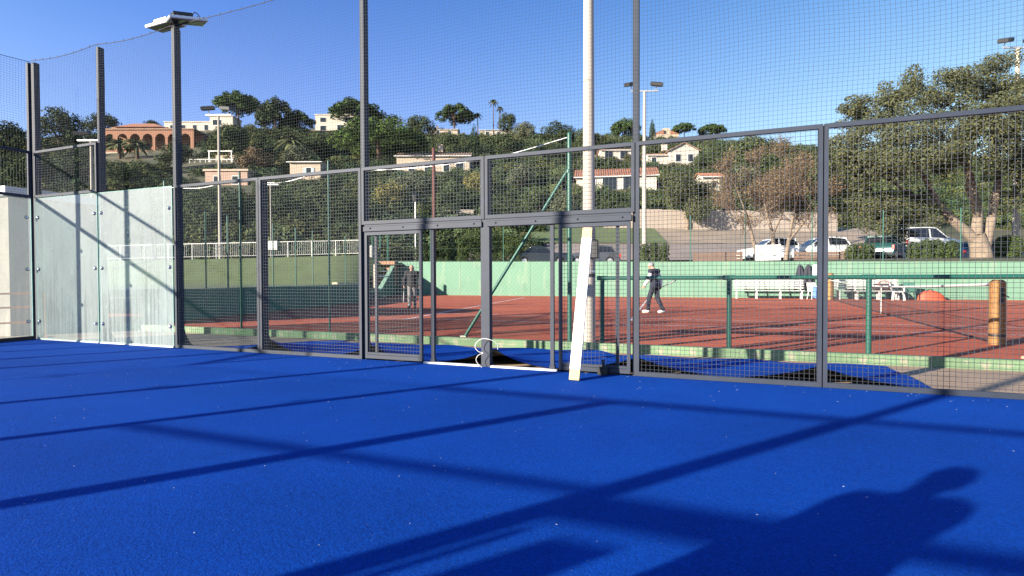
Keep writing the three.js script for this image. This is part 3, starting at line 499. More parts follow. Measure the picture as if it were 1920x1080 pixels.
function drape(name, label, cat, m, w, h, pos, turn, top = 0.3, sd = 1) {        // cloth hanging from a peg: narrow at the top, folds below
  const t = new THREE.PlaneGeometry(1, 1, 16, 14), p = t.attributes.position;
  for (let i = 0; i < p.count; i++) { const u = p.getX(i) + 0.5, v = 0.5 - p.getY(i), ww = w * (top + (1 - top) * Math.pow(v, 0.55)); p.setXYZ(i, (u - 0.5) * ww, -v * h * (1 + 0.08 * Math.sin(u * 9 + sd)), 0.05 + 0.06 * Math.sin(u * 14 + sd) * v + 0.05 * Math.sin(Math.PI * u)); }
  t.computeVertexNormals(); const b = t.clone().translate(0, 0, -0.03); const g = merge([t, b]); const o = obj(name, g, m); o.position.set(...pos); o.rotation.y = turn; tag(o, label, cat); return o;
}
drape('hanging_jacket', 'dark jacket hanging on the green wall, the left one of two', 'jacket', M([0.028, 0.03, 0.045], 0.9), 0.62, 1.35, [17.2, 1.95, -27.12], 0, 0.12, 1);
drape('hanging_jacket', 'dark jacket hanging on the green wall, the right one of two', 'jacket', M([0.025, 0.027, 0.038], 0.9), 0.62, 1.1, [17.62, 1.95, -27.1], 0, 0.12, 4);
drape('hanging_towel', 'white and pale blue towel hanging right of the dark jackets', 'towel', M([0.6, 0.68, 0.74], 0.9), 0.5, 0.75, [18.05, 1.95, -27.12], 0, 0.7, 2);
drape('blue_cloth', 'blue denim cloth hanging over the white chair', 'cloth', M([0.11, 0.23, 0.52], 0.9), 0.42, 0.62, [17.8, 0.72, -25.66], 0.3, 0.85, 3);
{ const b = thing('sports_bag', 'dark rounded sports bag lying on the second white bench', 'bag', [20.9, 0.53, -26.0]); const g = new THREE.CapsuleGeometry(0.19, 0.62, 6, 14).rotateZ(Math.PI / 2).scale(1, 0.95, 1).translate(0, 0.18, 0); obj('body', g, M([0.045, 0.032, 0.035], 0.8), b); obj('strap', tube([[-0.25, 0.3, 0.1], [-0.15, 0.48, 0.12], [0.15, 0.48, 0.12], [0.25, 0.3, 0.1]], 0.02, 16, 5), M([0.3, 0.03, 0.03], 0.8), b); }
{ const s = thing('orange_bag', 'orange red racket bag lying at the foot of the green wall', 'bag', [22.95, 0.05, -26.2], 0.1); const g = new THREE.SphereGeometry(1, 18, 10, 0, Math.PI * 2, 0, Math.PI / 2).scale(0.58, 0.5, 0.25), p = g.attributes.position; for (let i = 0; i < p.count; i++) p.setX(i, p.getX(i) + (p.getX(i) > 0 ? 0.25 * (0.5 - p.getY(i)) : 0)); g.computeVertexNormals(); obj('body', g, MT.orangeRed, s); obj('handle', tube([[-0.2, 0.45, 0.1], [-0.05, 0.56, 0.1], [0.1, 0.44, 0.12]], 0.018, 12, 5), MT.lampBlack, s); }
{ const y = thing('tennis_ball', 'small yellow tennis ball left of the player in black', 'ball', [-0.55, 0.084, -11.5]); obj('felt', new THREE.SphereGeometry(0.034, 12, 8), M([0.6, 0.62, 0.12], 0.95), y); obj('seam', new THREE.TorusGeometry(0.033, 0.002, 5, 20), MT.whitePaint, y); }
// ---------- fence on the back wall ----------
{
  const xs = [-6.5, -0.79, 5.2, 11.39, 14.41, 17.84, 21.2, 24.57, 28];
  xs.forEach((x, i) => { const h = 2.75, t = thing('wall_fence_post', i === 0 ? 'thin green post on the back wall near its left corner' : i === xs.length - 1 ? 'thin green post on the back wall beyond the picture edge' : ['', 'thin green post on the back wall behind the big clipped hedge', 'thin green post on the back wall behind the concrete pole', 'thin green post on the back wall left of the long white bench', 'thin green post on the back wall left of the notice board', 'thin green post on the back wall above the hanging jackets', 'thin green post on the back wall left of the teal car', 'thin green post on the back wall in front of the big oak trunk'][i], 'post', [x, backTop(x), -27.32]); obj('shaft', rod([0, 0, 0], [0, h, 0], 0.03, 0.03, 8), MT.greenPost, t); obj('cap', new THREE.SphereGeometry(0.034, 8, 6).translate(0, h, 0), MT.greenPost, t); });
  const f = thing('wall_fence_wires', 'thin green wires of the fence on top of the back wall', 'fence'), w = new Wires();
  for (let k = 1; k < xs.length; k++) for (const h of [2.72, 1.85, 0.95, 0.1]) w.line([[xs[k - 1], backTop(xs[k - 1]) + h, -27.32], [(xs[k - 1] + xs[k]) / 2, (backTop(xs[k - 1]) + backTop(xs[k])) / 2 + h - 0.04, -27.32], [xs[k], backTop(xs[k]) + h, -27.32]], 0.006);
  obj('wire', w.geo(), MT.chain, f).userData.kind = 'stuff';
  // white notice board on the fence
  const s = thing('notice_board', 'white notice board on the wall in front of the white hatchback', 'sign', [15.6, backTop(15.6), -27.2]); obj('panel', cbx(-0.66, 0.66, 0.05, 0.95, -0.02, 0.02, 0.006), MT.whitePaint, s);
  for (const [x, y, ww] of [[-0.4, 0.62, 0.08], [0.38, 0.62, 0.08], [-0.35, 0.34, 0.2], [0.35, 0.34, 0.2], [-0.35, 0.15, 0.07]]) obj('mark', bx(x - ww / 2, x + ww / 2, y - 0.02, y + 0.02, 0.021, 0.026), MT.lampBlack, s);
}
// ---------- left platform: railing, sign, masts ----------
{
  const a = V(-30, 2.56, -17.6), b = V(-10.9, 2.95, -25), d = b.clone().sub(a), t = thing('white_railing', 'white bar railing along the top of the green bank', 'railing'), P = (u, y) => [a.x + d.x * u, a.y + d.y * u + y, a.z + d.z * u];
  obj('top_rail', beam(P(0, 1.05), P(1, 1.05), 0.06, 0.05), MT.whitePaint, t); obj('bottom_rail', beam(P(0, 0.12), P(1, 0.12), 0.05, 0.04), MT.whitePaint, t);
  const w = []; for (let k = 0; k < 150; k++) w.push(rod(P((k + 0.5) / 150, 0.12), P((k + 0.5) / 150, 1.04), 0.011, 0.011, 4)); obj('bars', w, MT.whitePaint, t).userData.kind = 'stuff';
  for (let k = 0; k <= 12; k++) obj('post', rod(P(k / 12, -0.1), P(k / 12, 1.09), 0.032, 0.032, 8), MT.whitePaint, t);
  const s = thing('small_white_sign', 'small white sign on the white railing', 'sign', [-16.6, 3.25, -22.65], 0.37); obj('panel', cbx(-0.32, 0.32, 0.1, 0.68, -0.02, 0.02, 0.005), MT.whitePaint, s); obj('frame', [bx(-0.34, 0.34, 0.68, 0.7, -0.025, 0.025), bx(-0.34, 0.34, 0.08, 0.1, -0.025, 0.025)], MT.alu, s);
  const mast = (pos, h, r, label, arm, heads) => { const m = thing('floodlight_mast', label, 'lamp post', pos, YAW); obj('pole', rod([0, -0.3, 0], [0, h, 0], r, r * 0.6, 12), MT.cement, m); obj('cross_arm', cbx(-arm, arm, h, h + 0.1, -0.05, 0.05), MT.alu, m); for (const [x, tilt] of heads) { const hh = new THREE.Group(); hh.name = 'lamp_head'; hh.position.set(x, h + 0.5, 0.1); hh.rotation.set(0.25, tilt, tilt * 0.3); m.add(hh); obj('housing', cbx(-0.42, 0.42, -0.14, 0.14, -0.3, 0.3, 0.05), MT.lampBlack, hh); obj('bracket', rod([0, -0.4, -0.1], [0, -0.14, 0], 0.03), MT.alu, hh); } return m; };
  mast([-20.6, 2.7, -21.75], 10.3, 0.11, 'pale mast on the left platform with a wide lamp arm, right of the glass panels', 0.9, [[-0.7, 0.3], [0.7, -0.3]]);
  mast([-26.6, 2.6, -16.9], 8.0, 0.1, 'pale mast rising behind the misted glass panels', 0.9, [[-0.5, 0.3]]);
  mast([-17.6, 2.8, -23.5], 5.3, 0.06, 'slim low mast with a cross arm behind the white railing', 0.6, [[0, 0]]);
  mast([8.02, 2.25, -32.35], 12.2, 0.17, 'white mast with two dark floodlights, right of the tall fence post', 0.95, [[-0.95, 0.5], [0.85, -0.35]]);
  mast([31.66, 2.25, -39.3], 14.3, 0.2, 'white mast with dark floodlights at the right edge, in front of the big tree', 0.95, [[-0.9, 0.5], [0.9, -0.4]]);
  const sl = thing('street_lamp', 'small street lamp with a lantern head behind the player in black', 'lamp post', [-9.3, 2.3, -29.9]); obj('pole', rod([0, 0, 0], [0, 5, 0], 0.06, 0.04, 10), MT.alu, sl); obj('lantern', new THREE.CylinderGeometry(0.3, 0.16, 0.5, 8).translate(0, 5.25, 0), MT.lampBlack, sl); obj('cap', new THREE.ConeGeometry(0.36, 0.18, 8).translate(0, 5.6, 0), MT.lampBlack, sl);
  const k = thing('green_gate', 'green framed gate at the top of the brick steps', 'gate', [-11.3, 2.3, -28.0], YAW); for (const x of [-0.6, 0.0, 0.6]) obj('post', bx(x - 0.05, x + 0.05, 0, 3.0, -0.05, 0.05), MT.greenPost, k); obj('cross_bar', bx(-0.6, 0.6, 2.9, 3.0, -0.04, 0.04), MT.greenPost, k);
  const c = thing('white_cabinet', 'white cabinet beside the green gate above the steps', 'cabinet', [-12.0, 2.4, -27.4], YAW); obj('body', cbx(-0.4, 0.4, 0, 1.35, -0.25, 0.25, 0.01), MT.whitePaint, c); obj('door', cbx(-0.36, 0.36, 0.05, 1.3, 0.251, 0.265, 0.004), MT.plaster, c);
}
{ // thin fence posts on the low left wall
  const L = ['beside the lamp post', 'just right of the pale mast', 'left of the short fence post', 'right of the short fence post', 'under the small cream house', 'nearest the brick steps'];
  [[-1.39, -5.09], [-1.62, -6.07], [-2.19, -8.5], [-2.54, -10], [-2.84, -11.28], [-3.53, -14.27]].forEach(([x, z], i) => { const t = thing('low_wall_post', `thin dark post on the low green wall, ${L[i]}`, 'post', [x - 0.1, 0.94, z]); obj('shaft', rod([0, 0, 0], [0, 2.3, 0], 0.024, 0.024, 7), MT.greenPost, t); obj('cap', new THREE.SphereGeometry(0.028, 7, 5).translate(0, 2.3, 0), MT.greenPost, t); });
}
{ // white hut and orange barrier behind the end wall
  const h = thing('white_hut', 'white flat roofed hut behind the end wall at the left edge of the picture', 'hut'); obj('wall', bx(-6.5, -1.97, -0.1, 3.1, -2.4, -0.53), mottled([0.25, 0.215, 0.19], 0.2, 0.5, 0.9), h); obj('roof', bx(-6.6, -1.87, 3.1, 3.31, -2.5, -0.43), MT.whitePaint, h); obj('door', bx(-4.2, -3.3, -0.08, 2.0, -0.529, -0.5), MT.shutter, h);
  const o = thing('orange_barrier', 'orange metal barrier seen through the hazy end wall glass', 'barrier', [-1.25, -0.07, -0.25], 1.2);
  for (const x of [-0.5, 0.5]) obj('post', rod([x, 0, 0], [x, 1.0, 0], 0.022, 0.022, 8), MT.orange, o); for (const y of [0.35, 0.68, 0.98]) obj('rail', rod([-0.5, y, 0], [0.5, y, 0], 0.02, 0.02, 8), MT.orange, o); for (const x of [-0.5, 0.5]) obj('foot', bx(x - 0.03, x + 0.03, 0, 0.03, -0.25, 0.25), MT.orange, o);
}
// ---------- vegetation ----------
const PINES = [
  [-144.8,54.2,-135.0,14.1,16.2,8.3],
  [-117.2,47.0,-124.1,11.8,12.4,9.7],
  [-113.0,48.3,-129.7,7.7,10.0,5.3],
  [-103.2,52.0,-145.9,11.4,19.4,7.5],
  [-73.9,52.3,-162.3,10.5,14.7,5.8],
  [-47.8,22.7,-80.2,10.1,19.5,8.7],
  [-16.2,47.2,-174.1,7.8,10.7,5.7],
  [1.6,49.6,-191.5,6.8,9.0,3.6],
  [10.8,49.1,-195.0,7.1,10.5,4.3]];
const BROAD = [
  [-153.8,36.1,-84.8,13.3,14.2,0],
  [-175.7,47.3,-108.7,10.0,12.6,0],
  [-149.9,31.0,-72.2,10.3,13.2,0],
  [-164.3,31.8,-70.2,11.5,14.9,0],
  [-173.9,53.1,-124.2,5.3,7.9,1],
  [-71.0,43.4,-134.9,8.4,11.3,0],
  [-54.3,49.3,-162.9,9.6,8.3,1],
  [-27.9,36.4,-133.7,8.4,13.0,1],
  [-19.2,34.3,-130.9,7.4,8.4,0],
  [-41.0,41.5,-144.3,7.7,9.6,2],
  [-81.8,26.1,-76.0,8.3,10.0,0],
  [-61.3,19.1,-63.4,6.2,7.3,3],
  [-64.1,26.0,-82.6,6.1,8.8,0],
  [-66.1,29.2,-91.8,6.6,8.4,0],
  [-31.2,27.7,-104.4,6.5,10.7,0],
  [-21.1,24.9,-100.2,5.4,10.0,1],
  [-41.9,27.1,-97.0,7.0,7.0,0],
  [-5.7,18.0,-85.1,5.1,7.4,0],
  [19.0,21.0,-107.1,8.8,11.4,0],
  [24.8,18.1,-101.0,8.6,9.6,1],
  [16.0,12.0,-76.3,6.1,6.8,2],
  [-81.2,21.6,-63.8,5.8,7.9,0],
  [-88.8,15.3,-45.2,6.4,8.5,0],
  [-84.8,16.6,-49.7,5.7,7.9,0],
  [-15.0,14.5,-70.2,4.9,7.3,2],
  [-26.2,11.6,-56.5,4.7,8.0,2],
  [-19.1,13.0,-63.5,4.2,6.1,4],
  [-18.1,9.5,-53.4,4.7,6.7,0],
  [-7.5,8.5,-55.3,4.5,5.9,0],
  [-25.5,9.5,-50.3,4.7,6.0,4],
  [-29.9,7.6,-42.9,5.2,6.8,0],
  [-32.9,6.8,-39.6,5.1,6.5,1],
  [-37.4,6.8,-37.8,4.8,5.9,0],
  [-40.9,6.9,-36.7,5.4,5.4,0],
  [-25.0,6.0,-40.5,5.2,6.3,1],
  [2.0,7.6,-56.3,4.4,5.6,1],
  [-3.8,7.6,-54.1,4.4,4.4,2],
  [10.4,20.6,-101.1,5.0,6.1,0],
  [-71.7,14.6,-48.0,4.9,6.5,0],
  [-58.3,21.0,-70.2,5.6,6.8,2],
  [26.3,9.8,-74.6,9.2,7.8,0],
  [-10.4,6.8,-48.8,3.6,6.0,0],
  [0.8,6.8,-53.4,1.8,3.6,1]];
const CYPRESS = [
  [-8.9,50.2,-187.4,7.8,2.8],
  [-37.2,27.4,-100.2,8.4,3.2],
  [-19.2,47.1,-172.1,6.7,1.4],
  [-30.2,42.1,-151.2,5.2,1.6]];
const PALM = [
  [-61.1,51.7,-167.3,13.6,3.8],
  [-59.0,51.6,-168.1,11.1,3.0],
  [-66.2,51.9,-165.3,8.7,3.4],
  [-110.8,27.9,-72.8,6.1,6.1],
  [-105.7,27.5,-73.2,6.1,6.1],
  [-66.6,24.6,-77.5,6.9,6.4],
  [21.2,24.4,-119.5,4.3,6.2]];
const leafMat = (rgb) => { const m = new THREE.MeshPhysicalMaterial({ roughness: 0.9, specularIntensity: 0.25, vertexColors: true, side: THREE.DoubleSide }); m.color.setRGB(...rgb); return m; };
const LM = { brightPine: leafMat([0.078, 0.125, 0.030]), pine: leafMat([0.060, 0.098, 0.030]), oak: leafMat([0.062, 0.080, 0.034]), dark: leafMat([0.042, 0.058, 0.024]), olive: leafMat([0.105, 0.115, 0.070]), mimosa: leafMat([0.17, 0.155, 0.05]), brown: leafMat([0.145, 0.105, 0.062]), cypress: leafMat([0.030, 0.048, 0.020]), palm: leafMat([0.095, 0.105, 0.045]), hedge: leafMat([0.050, 0.070, 0.024]), holm: leafMat([0.072, 0.078, 0.038]) };
// leaves scattered in blobs; each leaf is a small folded quad with its own tone
function leafCloud(blobs, n, size, o = {}) {
  const p = [], c = [], tot = blobs.reduce((s, b) => s + Math.pow(b[3], 2), 0), A = V(), B = V(), Nn = V();
  for (const b of blobs) {
    const m = Math.round(n * b[3] * b[3] / tot);
    for (let k = 0; k < m; k++) {
      const z = rr(o.lo ?? -1, 1), a = rnd() * 6.2832, q = Math.sqrt(1 - z * z), R = b[3] * (0.42 + 0.58 * Math.sqrt(rnd())) * (0.86 + 0.28 * H2((a * 3) | 0, (z * 4 + 9) | 0, (b[0] * 10) | 0));
      const fy = b[4] ?? 1, x = b[0] + Math.cos(a) * q * R, y = b[1] + z * R * fy, w = b[2] + Math.sin(a) * q * R, s = size * rr(0.6, 1.35);
      Nn.set(Math.cos(a) * q + rr(-1, 1), z + rr(-0.8, 1.1), Math.sin(a) * q + rr(-1, 1)).normalize();
      A.set(rr(-1, 1), rr(-1, 1), rr(-1, 1)).cross(Nn).normalize(); B.copy(Nn).cross(A);
      const e = o.long ?? 1.6, f = s * 0.25;
      const v = [[x - A.x * s * e, y - A.y * s * e, w - A.z * s * e], [x + B.x * s + Nn.x * f, y + B.y * s + Nn.y * f, w + B.z * s + Nn.z * f], [x + A.x * s * e, y + A.y * s * e, w + A.z * s * e], [x - B.x * s + Nn.x * f, y - B.y * s + Nn.y * f, w - B.z * s + Nn.z * f]];
      const t = rr(0.62, 1.38), hu = rr(-0.14, 0.14), col = [t * (1 + hu), t, t * (1 - hu)];
      for (const i of [0, 1, 2, 0, 2, 3]) { p.push(...v[i]); c.push(...col); }
    }
  }
  const g = new THREE.BufferGeometry(); g.setAttribute('position', new THREE.Float32BufferAttribute(p, 3)); g.setAttribute('color', new THREE.Float32BufferAttribute(c, 3)); g.setAttribute('uv', new THREE.Float32BufferAttribute(new Float32Array(p.length / 3 * 2), 2)); g.computeVertexNormals(); return g;
}
// unit geometries (height 1, width 1) shared between trees
const umbCrown = [0, 1, 2].map(() => { const b = []; for (let k = 0; k < 60; k++) { const a = rnd() * 6.28, r = 0.43 * Math.sqrt(rnd()), hi = 0.16 + 0.62 * (1 - Math.pow(r / 0.5, 2)); b.push([Math.cos(a) * r, 0.14 + (hi - 0.14) * (k % 3 ? rr(0.6, 1) : rr(0, 0.7)), Math.sin(a) * r, rr(0.07, 0.12), 1.7]); } return leafCloud(b, 7000, 0.0145, { lo: -0.7, long: 2.2 }); });
const bigCrown = (() => { const b = []; for (let k = 0; k < 90; k++) { const a = rnd() * 6.28, r = 0.44 * Math.sqrt(rnd()), hi = 0.2 + 0.62 * (1 - Math.pow(r / 0.5, 2)); b.push([Math.cos(a) * r, 0.2 + (hi - 0.2) * (k % 3 ? rr(0.6, 1) : rr(0, 0.7)), Math.sin(a) * r, rr(0.05, 0.09), 1.7]); } return leafCloud(b, 20000, 0.0066, { lo: -0.6, long: 2.2 }); })();
const umbTrunk = (() => { const g = [rod([0, 0, 0], [0.02, 0.62, 0], 0.026, 0.018, 8)]; for (let k = 0; k < 9; k++) { const a = k * 0.7 + rr(-0.2, 0.2), r = rr(0.2, 0.4); const m = [Math.cos(a) * r * 0.4, 0.72, Math.sin(a) * r * 0.4]; g.push(rod([0.02, 0.5 + 0.02 * k * 0.5, 0], m, 0.012, 0.009, 6), rod(m, [Math.cos(a) * r, 0.86, Math.sin(a) * r], 0.009, 0.004, 5)); } return merge(g); })();
const bushCrown = [0, 1, 2, 3].map(i => { const b = [[0, 0.5, 0, 0.24, 1.1]]; for (let k = 0; k < 20; k++) { const a = rnd() * 6.28, z = rr(-0.5, 1), q = Math.sqrt(1 - Math.min(1, z * z)); b.push([Math.cos(a) * q * rr(0.2, 0.34), 0.46 + z * 0.3, Math.sin(a) * q * rr(0.2, 0.34), rr(0.1, 0.19), 1]); } return leafCloud(b, 4200, 0.0135, { long: 1.5 }); });
const bushTrunk = (() => { const g = [rod([0, -0.1, 0], [0.01, 0.3, 0], 0.04, 0.028, 7)]; for (let k = 0; k < 5; k++) { const a = k * 1.26 + 0.3; g.push(rod([0.01, 0.25, 0], [Math.cos(a) * 0.2, 0.6, Math.sin(a) * 0.2], 0.018, 0.006, 5)); } return merge(g); })();
const cypCrown = (() => { const b = []; for (let k = 0; k < 18; k++) { const v = k / 17, r = 0.34 * Math.pow(Math.sin(Math.PI * Math.min(1, 0.12 + v * 0.86)), 0.7) * (1 - 0.5 * v); b.push([rr(-0.05, 0.05), 0.06 + v * 0.88, rr(-0.05, 0.05), r * 1.3 + 0.05, 0.2]); } return leafCloud(b, 1500, 0.02, { long: 2 }); })();
const palmFronds = (() => { const p = [], c = []; for (let k = 0; k < 46; k++) { const a = k * 2.4, el = rr(-0.5, 1.25), L = rr(0.42, 0.54); let prev = null; for (let i = 0; i <= 7; i++) { const t = i / 7, out = L * t * Math.cos(el) + 0.04 * t, y = L * t * Math.sin(el) - 0.42 * L * t * t * 1.4, w = 0.05 * Math.sin(Math.PI * (0.1 + 0.9 * t)) + 0.006, cx = Math.cos(a) * out, cz = Math.sin(a) * out, q = [[cx - Math.sin(a) * w, y - 0.02, cz + Math.cos(a) * w], [cx, y, cz], [cx + Math.sin(a) * w, y - 0.02, cz - Math.cos(a) * w]]; if (prev) { const tt = rr(0.6, 1.4); for (const [u, v] of [[0, 1], [1, 2]]) for (const z of [prev[u], prev[v], q[u], prev[v], q[v], q[u]]) { p.push(...z); c.push(tt, tt, tt); } } prev = q; } } const g = new THREE.BufferGeometry(); g.setAttribute('position', new THREE.Float32BufferAttribute(p, 3)); g.setAttribute('color', new THREE.Float32BufferAttribute(c, 3)); g.setAttribute('uv', new THREE.Float32BufferAttribute(new Float32Array(p.length / 3 * 2), 2)); g.computeVertexNormals(); return g; })();
const pineLabels = ['umbrella pine on the skyline above the white terrace, farthest left', 'ragged dark pine on the skyline, second umbrella pine from the left', 'small umbrella pine on the skyline left of the flat roofed white house', 'wide umbrella pine crossing the tall fence post on the skyline', 'umbrella pine on the skyline beside the small palm', 'large bright green pine in front of the long cream house', 'umbrella pine on the skyline by the white floodlight mast', 'umbrella pine right of the stone ruin, the left one of two', 'umbrella pine right of the stone ruin, the right one of two'];
PINES.forEach(([x, y, z, H, W, cb], i) => {
  const t = thing('umbrella_pine', pineLabels[i], 'tree', [x, y - 0.4, z], rr(0, 6)); const low = i === 5;
  const tr = obj('trunk', umbTrunk, MT.redBark, t); tr.scale.set(W * 0.95, H, W * 0.95); if (W > H) tr.scale.set(W * 0.9, H * 1.0, W * 0.9);
  const c = obj('crown', low ? bigCrown : umbCrown[i % 3], i === 1 ? LM.dark : low ? LM.brightPine : LM.pine, t); c.position.y = H - cb; c.scale.set(W, cb * 1.15, W);
});
const kinds = [['dark evergreen oak', LM.oak], ['dull green bushy tree', LM.dark], ['grey green olive tree', LM.olive], ['brown leafless looking tree', LM.brown], ['yellow green mimosa tree', LM.mimosa]];
const kindName = ['evergreen_tree', 'bushy_tree', 'olive_tree', 'brown_tree', 'mimosa_tree'];
const broadLabels = { 0: 'broad dark tree on the skyline between the two leftmost tall posts', 1: 'rounded dark tree on the skyline just right of the second tall post', 2: 'dark tree at the far left, behind the end wall netting', 4: 'small yellowish tree above the arched villa', 11: 'tall brown twiggy tree left of the small cream house with a shutter' };
// words for where a hillside tree stands: the nearest villa or landmark and the side of it, as seen from the courts
const LAND = [['the arched villa', -120.5, 36, -86], ['the white skyline terrace', -160, 55, -128], ['the flat roofed modern house', -109, 54, -142], ['the small cream house', -50.5, 19, -63], ['the low pinkish house', -59, 17, -55], ['the long cream house', -36.5, 23, -81], ['the tiled skyline house', -76, 52, -159], ['the low white skyline house', -60, 52, -168], ['the gabled villa', 5.9, 28, -116], ['the red roofed house', -2, 17, -78], ['the red roofed annex', 12, 16, -85], ['the stone crest house', -4.4, 51, -189], ['the white pergola', -82, 26, -72], ['the large green pine', -48, 28, -80], ['the cream wall', 12, 6, -56], ['the clipped hedge', -3.5, 4, -31], ['the white railing', -20, 3, -21], ['the white hut', -4, 2, -1.5]];
const usedLabel = new Set();
function seenAt(x, y, z) { const dx = x - CAM.x, dz = z - CAM.z, d = -sY * dx - cY * dz; return [(cY * dx - sY * dz) / d, (y - CAM.y) / d]; }
function placeLabel(kind, x, y, z, H) {
  const [a, b] = seenAt(x, y + H * 0.5, z), near = LAND.map(([n, ...p]) => { const q = seenAt(...p); return [n, a - q[0], b - q[1]]; }).sort((p, q) => Math.hypot(p[1], p[2]) - Math.hypot(q[1], q[2]));
  for (const [n, da, db] of near) for (const w of [Math.abs(da) > Math.abs(db) ? (da < 0 ? 'left of' : 'right of') : (db < 0 ? 'below' : 'above'), (db < 0 ? 'lower ' : 'higher ') + (da < 0 ? 'to the left of' : 'to the right of')]) { const l = `${kind} ${w} ${n}`; if (!usedLabel.has(l)) { usedLabel.add(l); return l; } }
}
BROAD.forEach(([x, y, z, H, W, k], i) => {
  const own = broadLabels[i], t = thing(kindName[k], own || placeLabel(kinds[k][0], x, y, z, H), 'tree', [x, y - 0.3, z], rr(0, 6.28), `hillside ${kinds[k][0]}s`);
  const tr = obj('trunk', bushTrunk, MT.darkBark, t), c = obj('crown', bushCrown[i % 4], kinds[k][1], t); tr.scale.set(W, H, W); c.scale.set(W, H * 1.05, W); if (k === 3) c.scale.set(W * 0.9, H, W * 0.9);
});
CYPRESS.forEach(([x, y, z, H, W], i) => { const t = thing('cypress', ['slim cypress on the skyline left of the stone ruin', 'tall dark cypress beside the long cream house', 'very thin cypress on the skyline left of the floodlight mast', 'small cypress in the woods above the green post'][i], 'tree', [x, y - 0.3, z]); const tr = obj('trunk', rod([0, 0, 0], [0, 0.3, 0], 0.04, 0.03, 6), MT.darkBark, t), c = obj('crown', cypCrown, LM.cypress, t); tr.scale.set(W, H, W); c.scale.set(W, H, W); });
PALM.forEach(([x, y, z, H, W], i) => { const t = thing('palm_tree', ['tallest thin palm on the skyline', 'second thin palm on the skyline, right of the tallest', 'short palm on the skyline beside the umbrella pine', 'bushy palm in front of the arched villa, the left one', 'bushy palm in front of the arched villa, the right one', 'palm with a stout trunk above the small cream house', 'palm on the hillside right of the white gabled villa'][i], 'palm', [x, y - 0.3, z], i * 1.3); obj('trunk', rod([0, 0, 0], [0.1, H - W * 0.32, 0], i > 2 ? 0.38 : 0.2, i > 2 ? 0.3 : 0.13, 8), MT.redBark, t); const f = obj('fronds', palmFronds, LM.palm, t); f.position.set(0.1, H - W * 0.36, 0); f.scale.setScalar(W); });
// hillside scrub and woods that read as one mass; kept off the houses and out of their view down the slope
const CLEAR = [[0.625, 0.795, 0.215, 0.315, 104], [0.195, 0.37, 0.23, 0.318, 138], [0.31, 0.40, 0.225, 0.25, 192], [0.59, 0.665, 0.215, 0.25, 188], [0.54, 0.605, 0.29, 0.338, 93], [0.385, 0.465, 0.31, 0.348, 89], [0.745, 0.88, 0.27, 0.322, 105], [0.805, 0.86, 0.235, 0.25, 190], [0.9, 0.995, 0.233, 0.25, 192], [1.19, 1.32, 0.265, 0.308, 123], [1.075, 1.23, 0.312, 0.352, 90], [1.315, 1.355, 0.318, 0.357, 90], [1.22, 1.275, 0.235, 0.26, 193], [1.1, 1.19, 0.27, 0.292, 136], [0.365, 0.435, 0.28, 0.306, 112]];
const blocks = (a, d, s, y) => { const px = 0.96 + a, w = s * 0.62 / d, top = 0.523 - (y + 0.8 * s - 1.19) / d, bot = 0.523 - (y - 1.19) / d; if (top < (crest(px * 1000) - 14) / 1000) return true; return CLEAR.some(c => px + w > c[0] && px - w < c[1] && top < c[3] - 0.3 * (c[3] - c[2]) && bot > c[2] && d < c[4]); };
{
  const scrub = (name, label, mat, n, seed0, smin, smax, dlo, dhi, alo, ahi) => {
    seed = seed0; const b = []; for (let k = 0; k < 9; k++) b.push([rr(-0.3, 0.3), rr(0.1, 0.5), rr(-0.3, 0.3), rr(0.16, 0.3), 0.9]);
    const g = leafCloud(b, 900, 0.026, { long: 1.5 }), im = new THREE.InstancedMesh(g, mat, n), m = new THREE.Matrix4(), q = new THREE.Quaternion(), col = new THREE.Color();
    for (let k = 0; k < n; k++) {
      let x, z, d, s; for (;;) { const a = rr(alo, ahi); d = dlo + (dhi - dlo) * Math.pow(rnd(), 0.9); [x, z] = onHill(a * d, d); if (a > 0.12 && d < 62) continue; if (a > 0.05 && a < 0.6 && d < 66) continue; s = rr(smin, smax) * (0.5 + d / 260); if (blocks(a, d, s, ground(x, z))) continue; break; }
       q.setFromAxisAngle(Y1, rr(0, 6.28)); m.compose(V(x, ground(x, z) - 0.35 * s * 0.3, z), q, V(s * rr(0.9, 1.4), s * rr(0.7, 1.15), s * rr(0.9, 1.4))); im.setMatrixAt(k, m);
      const t = rr(0.6, 1.4), h = rr(-0.18, 0.22); col.setRGB(t * (1 + h), t, t * (1 - h)); im.setColorAt(k, col);
    }
    im.name = name; im.castShadow = im.receiveShadow = true; im.userData = { label, category: 'scrub', kind: 'stuff' }; scene.add(im);
  };
  scrub('hillside_scrub', 'dense dark green scrub covering the hillside between the houses', LM.oak, 3400, 11, 2.0, 4.8, 50, 192, -1.25, 1.1);
  scrub('olive_scrub', 'grey green scrub mixed into the hillside woods', LM.olive, 1000, 23, 1.8, 3.8, 50, 190, -1.25, 1.1);
  scrub('dark_woods', 'dark evergreen woods on the hillside', LM.dark, 1900, 31, 2.4, 5, 50, 190, -1.25, 1.1);
  scrub('bank_bushes', 'dark bushes behind the white railing on the left', LM.oak, 260, 41, 3.2, 5.4, 43, 60, -0.95, -0.12);
}
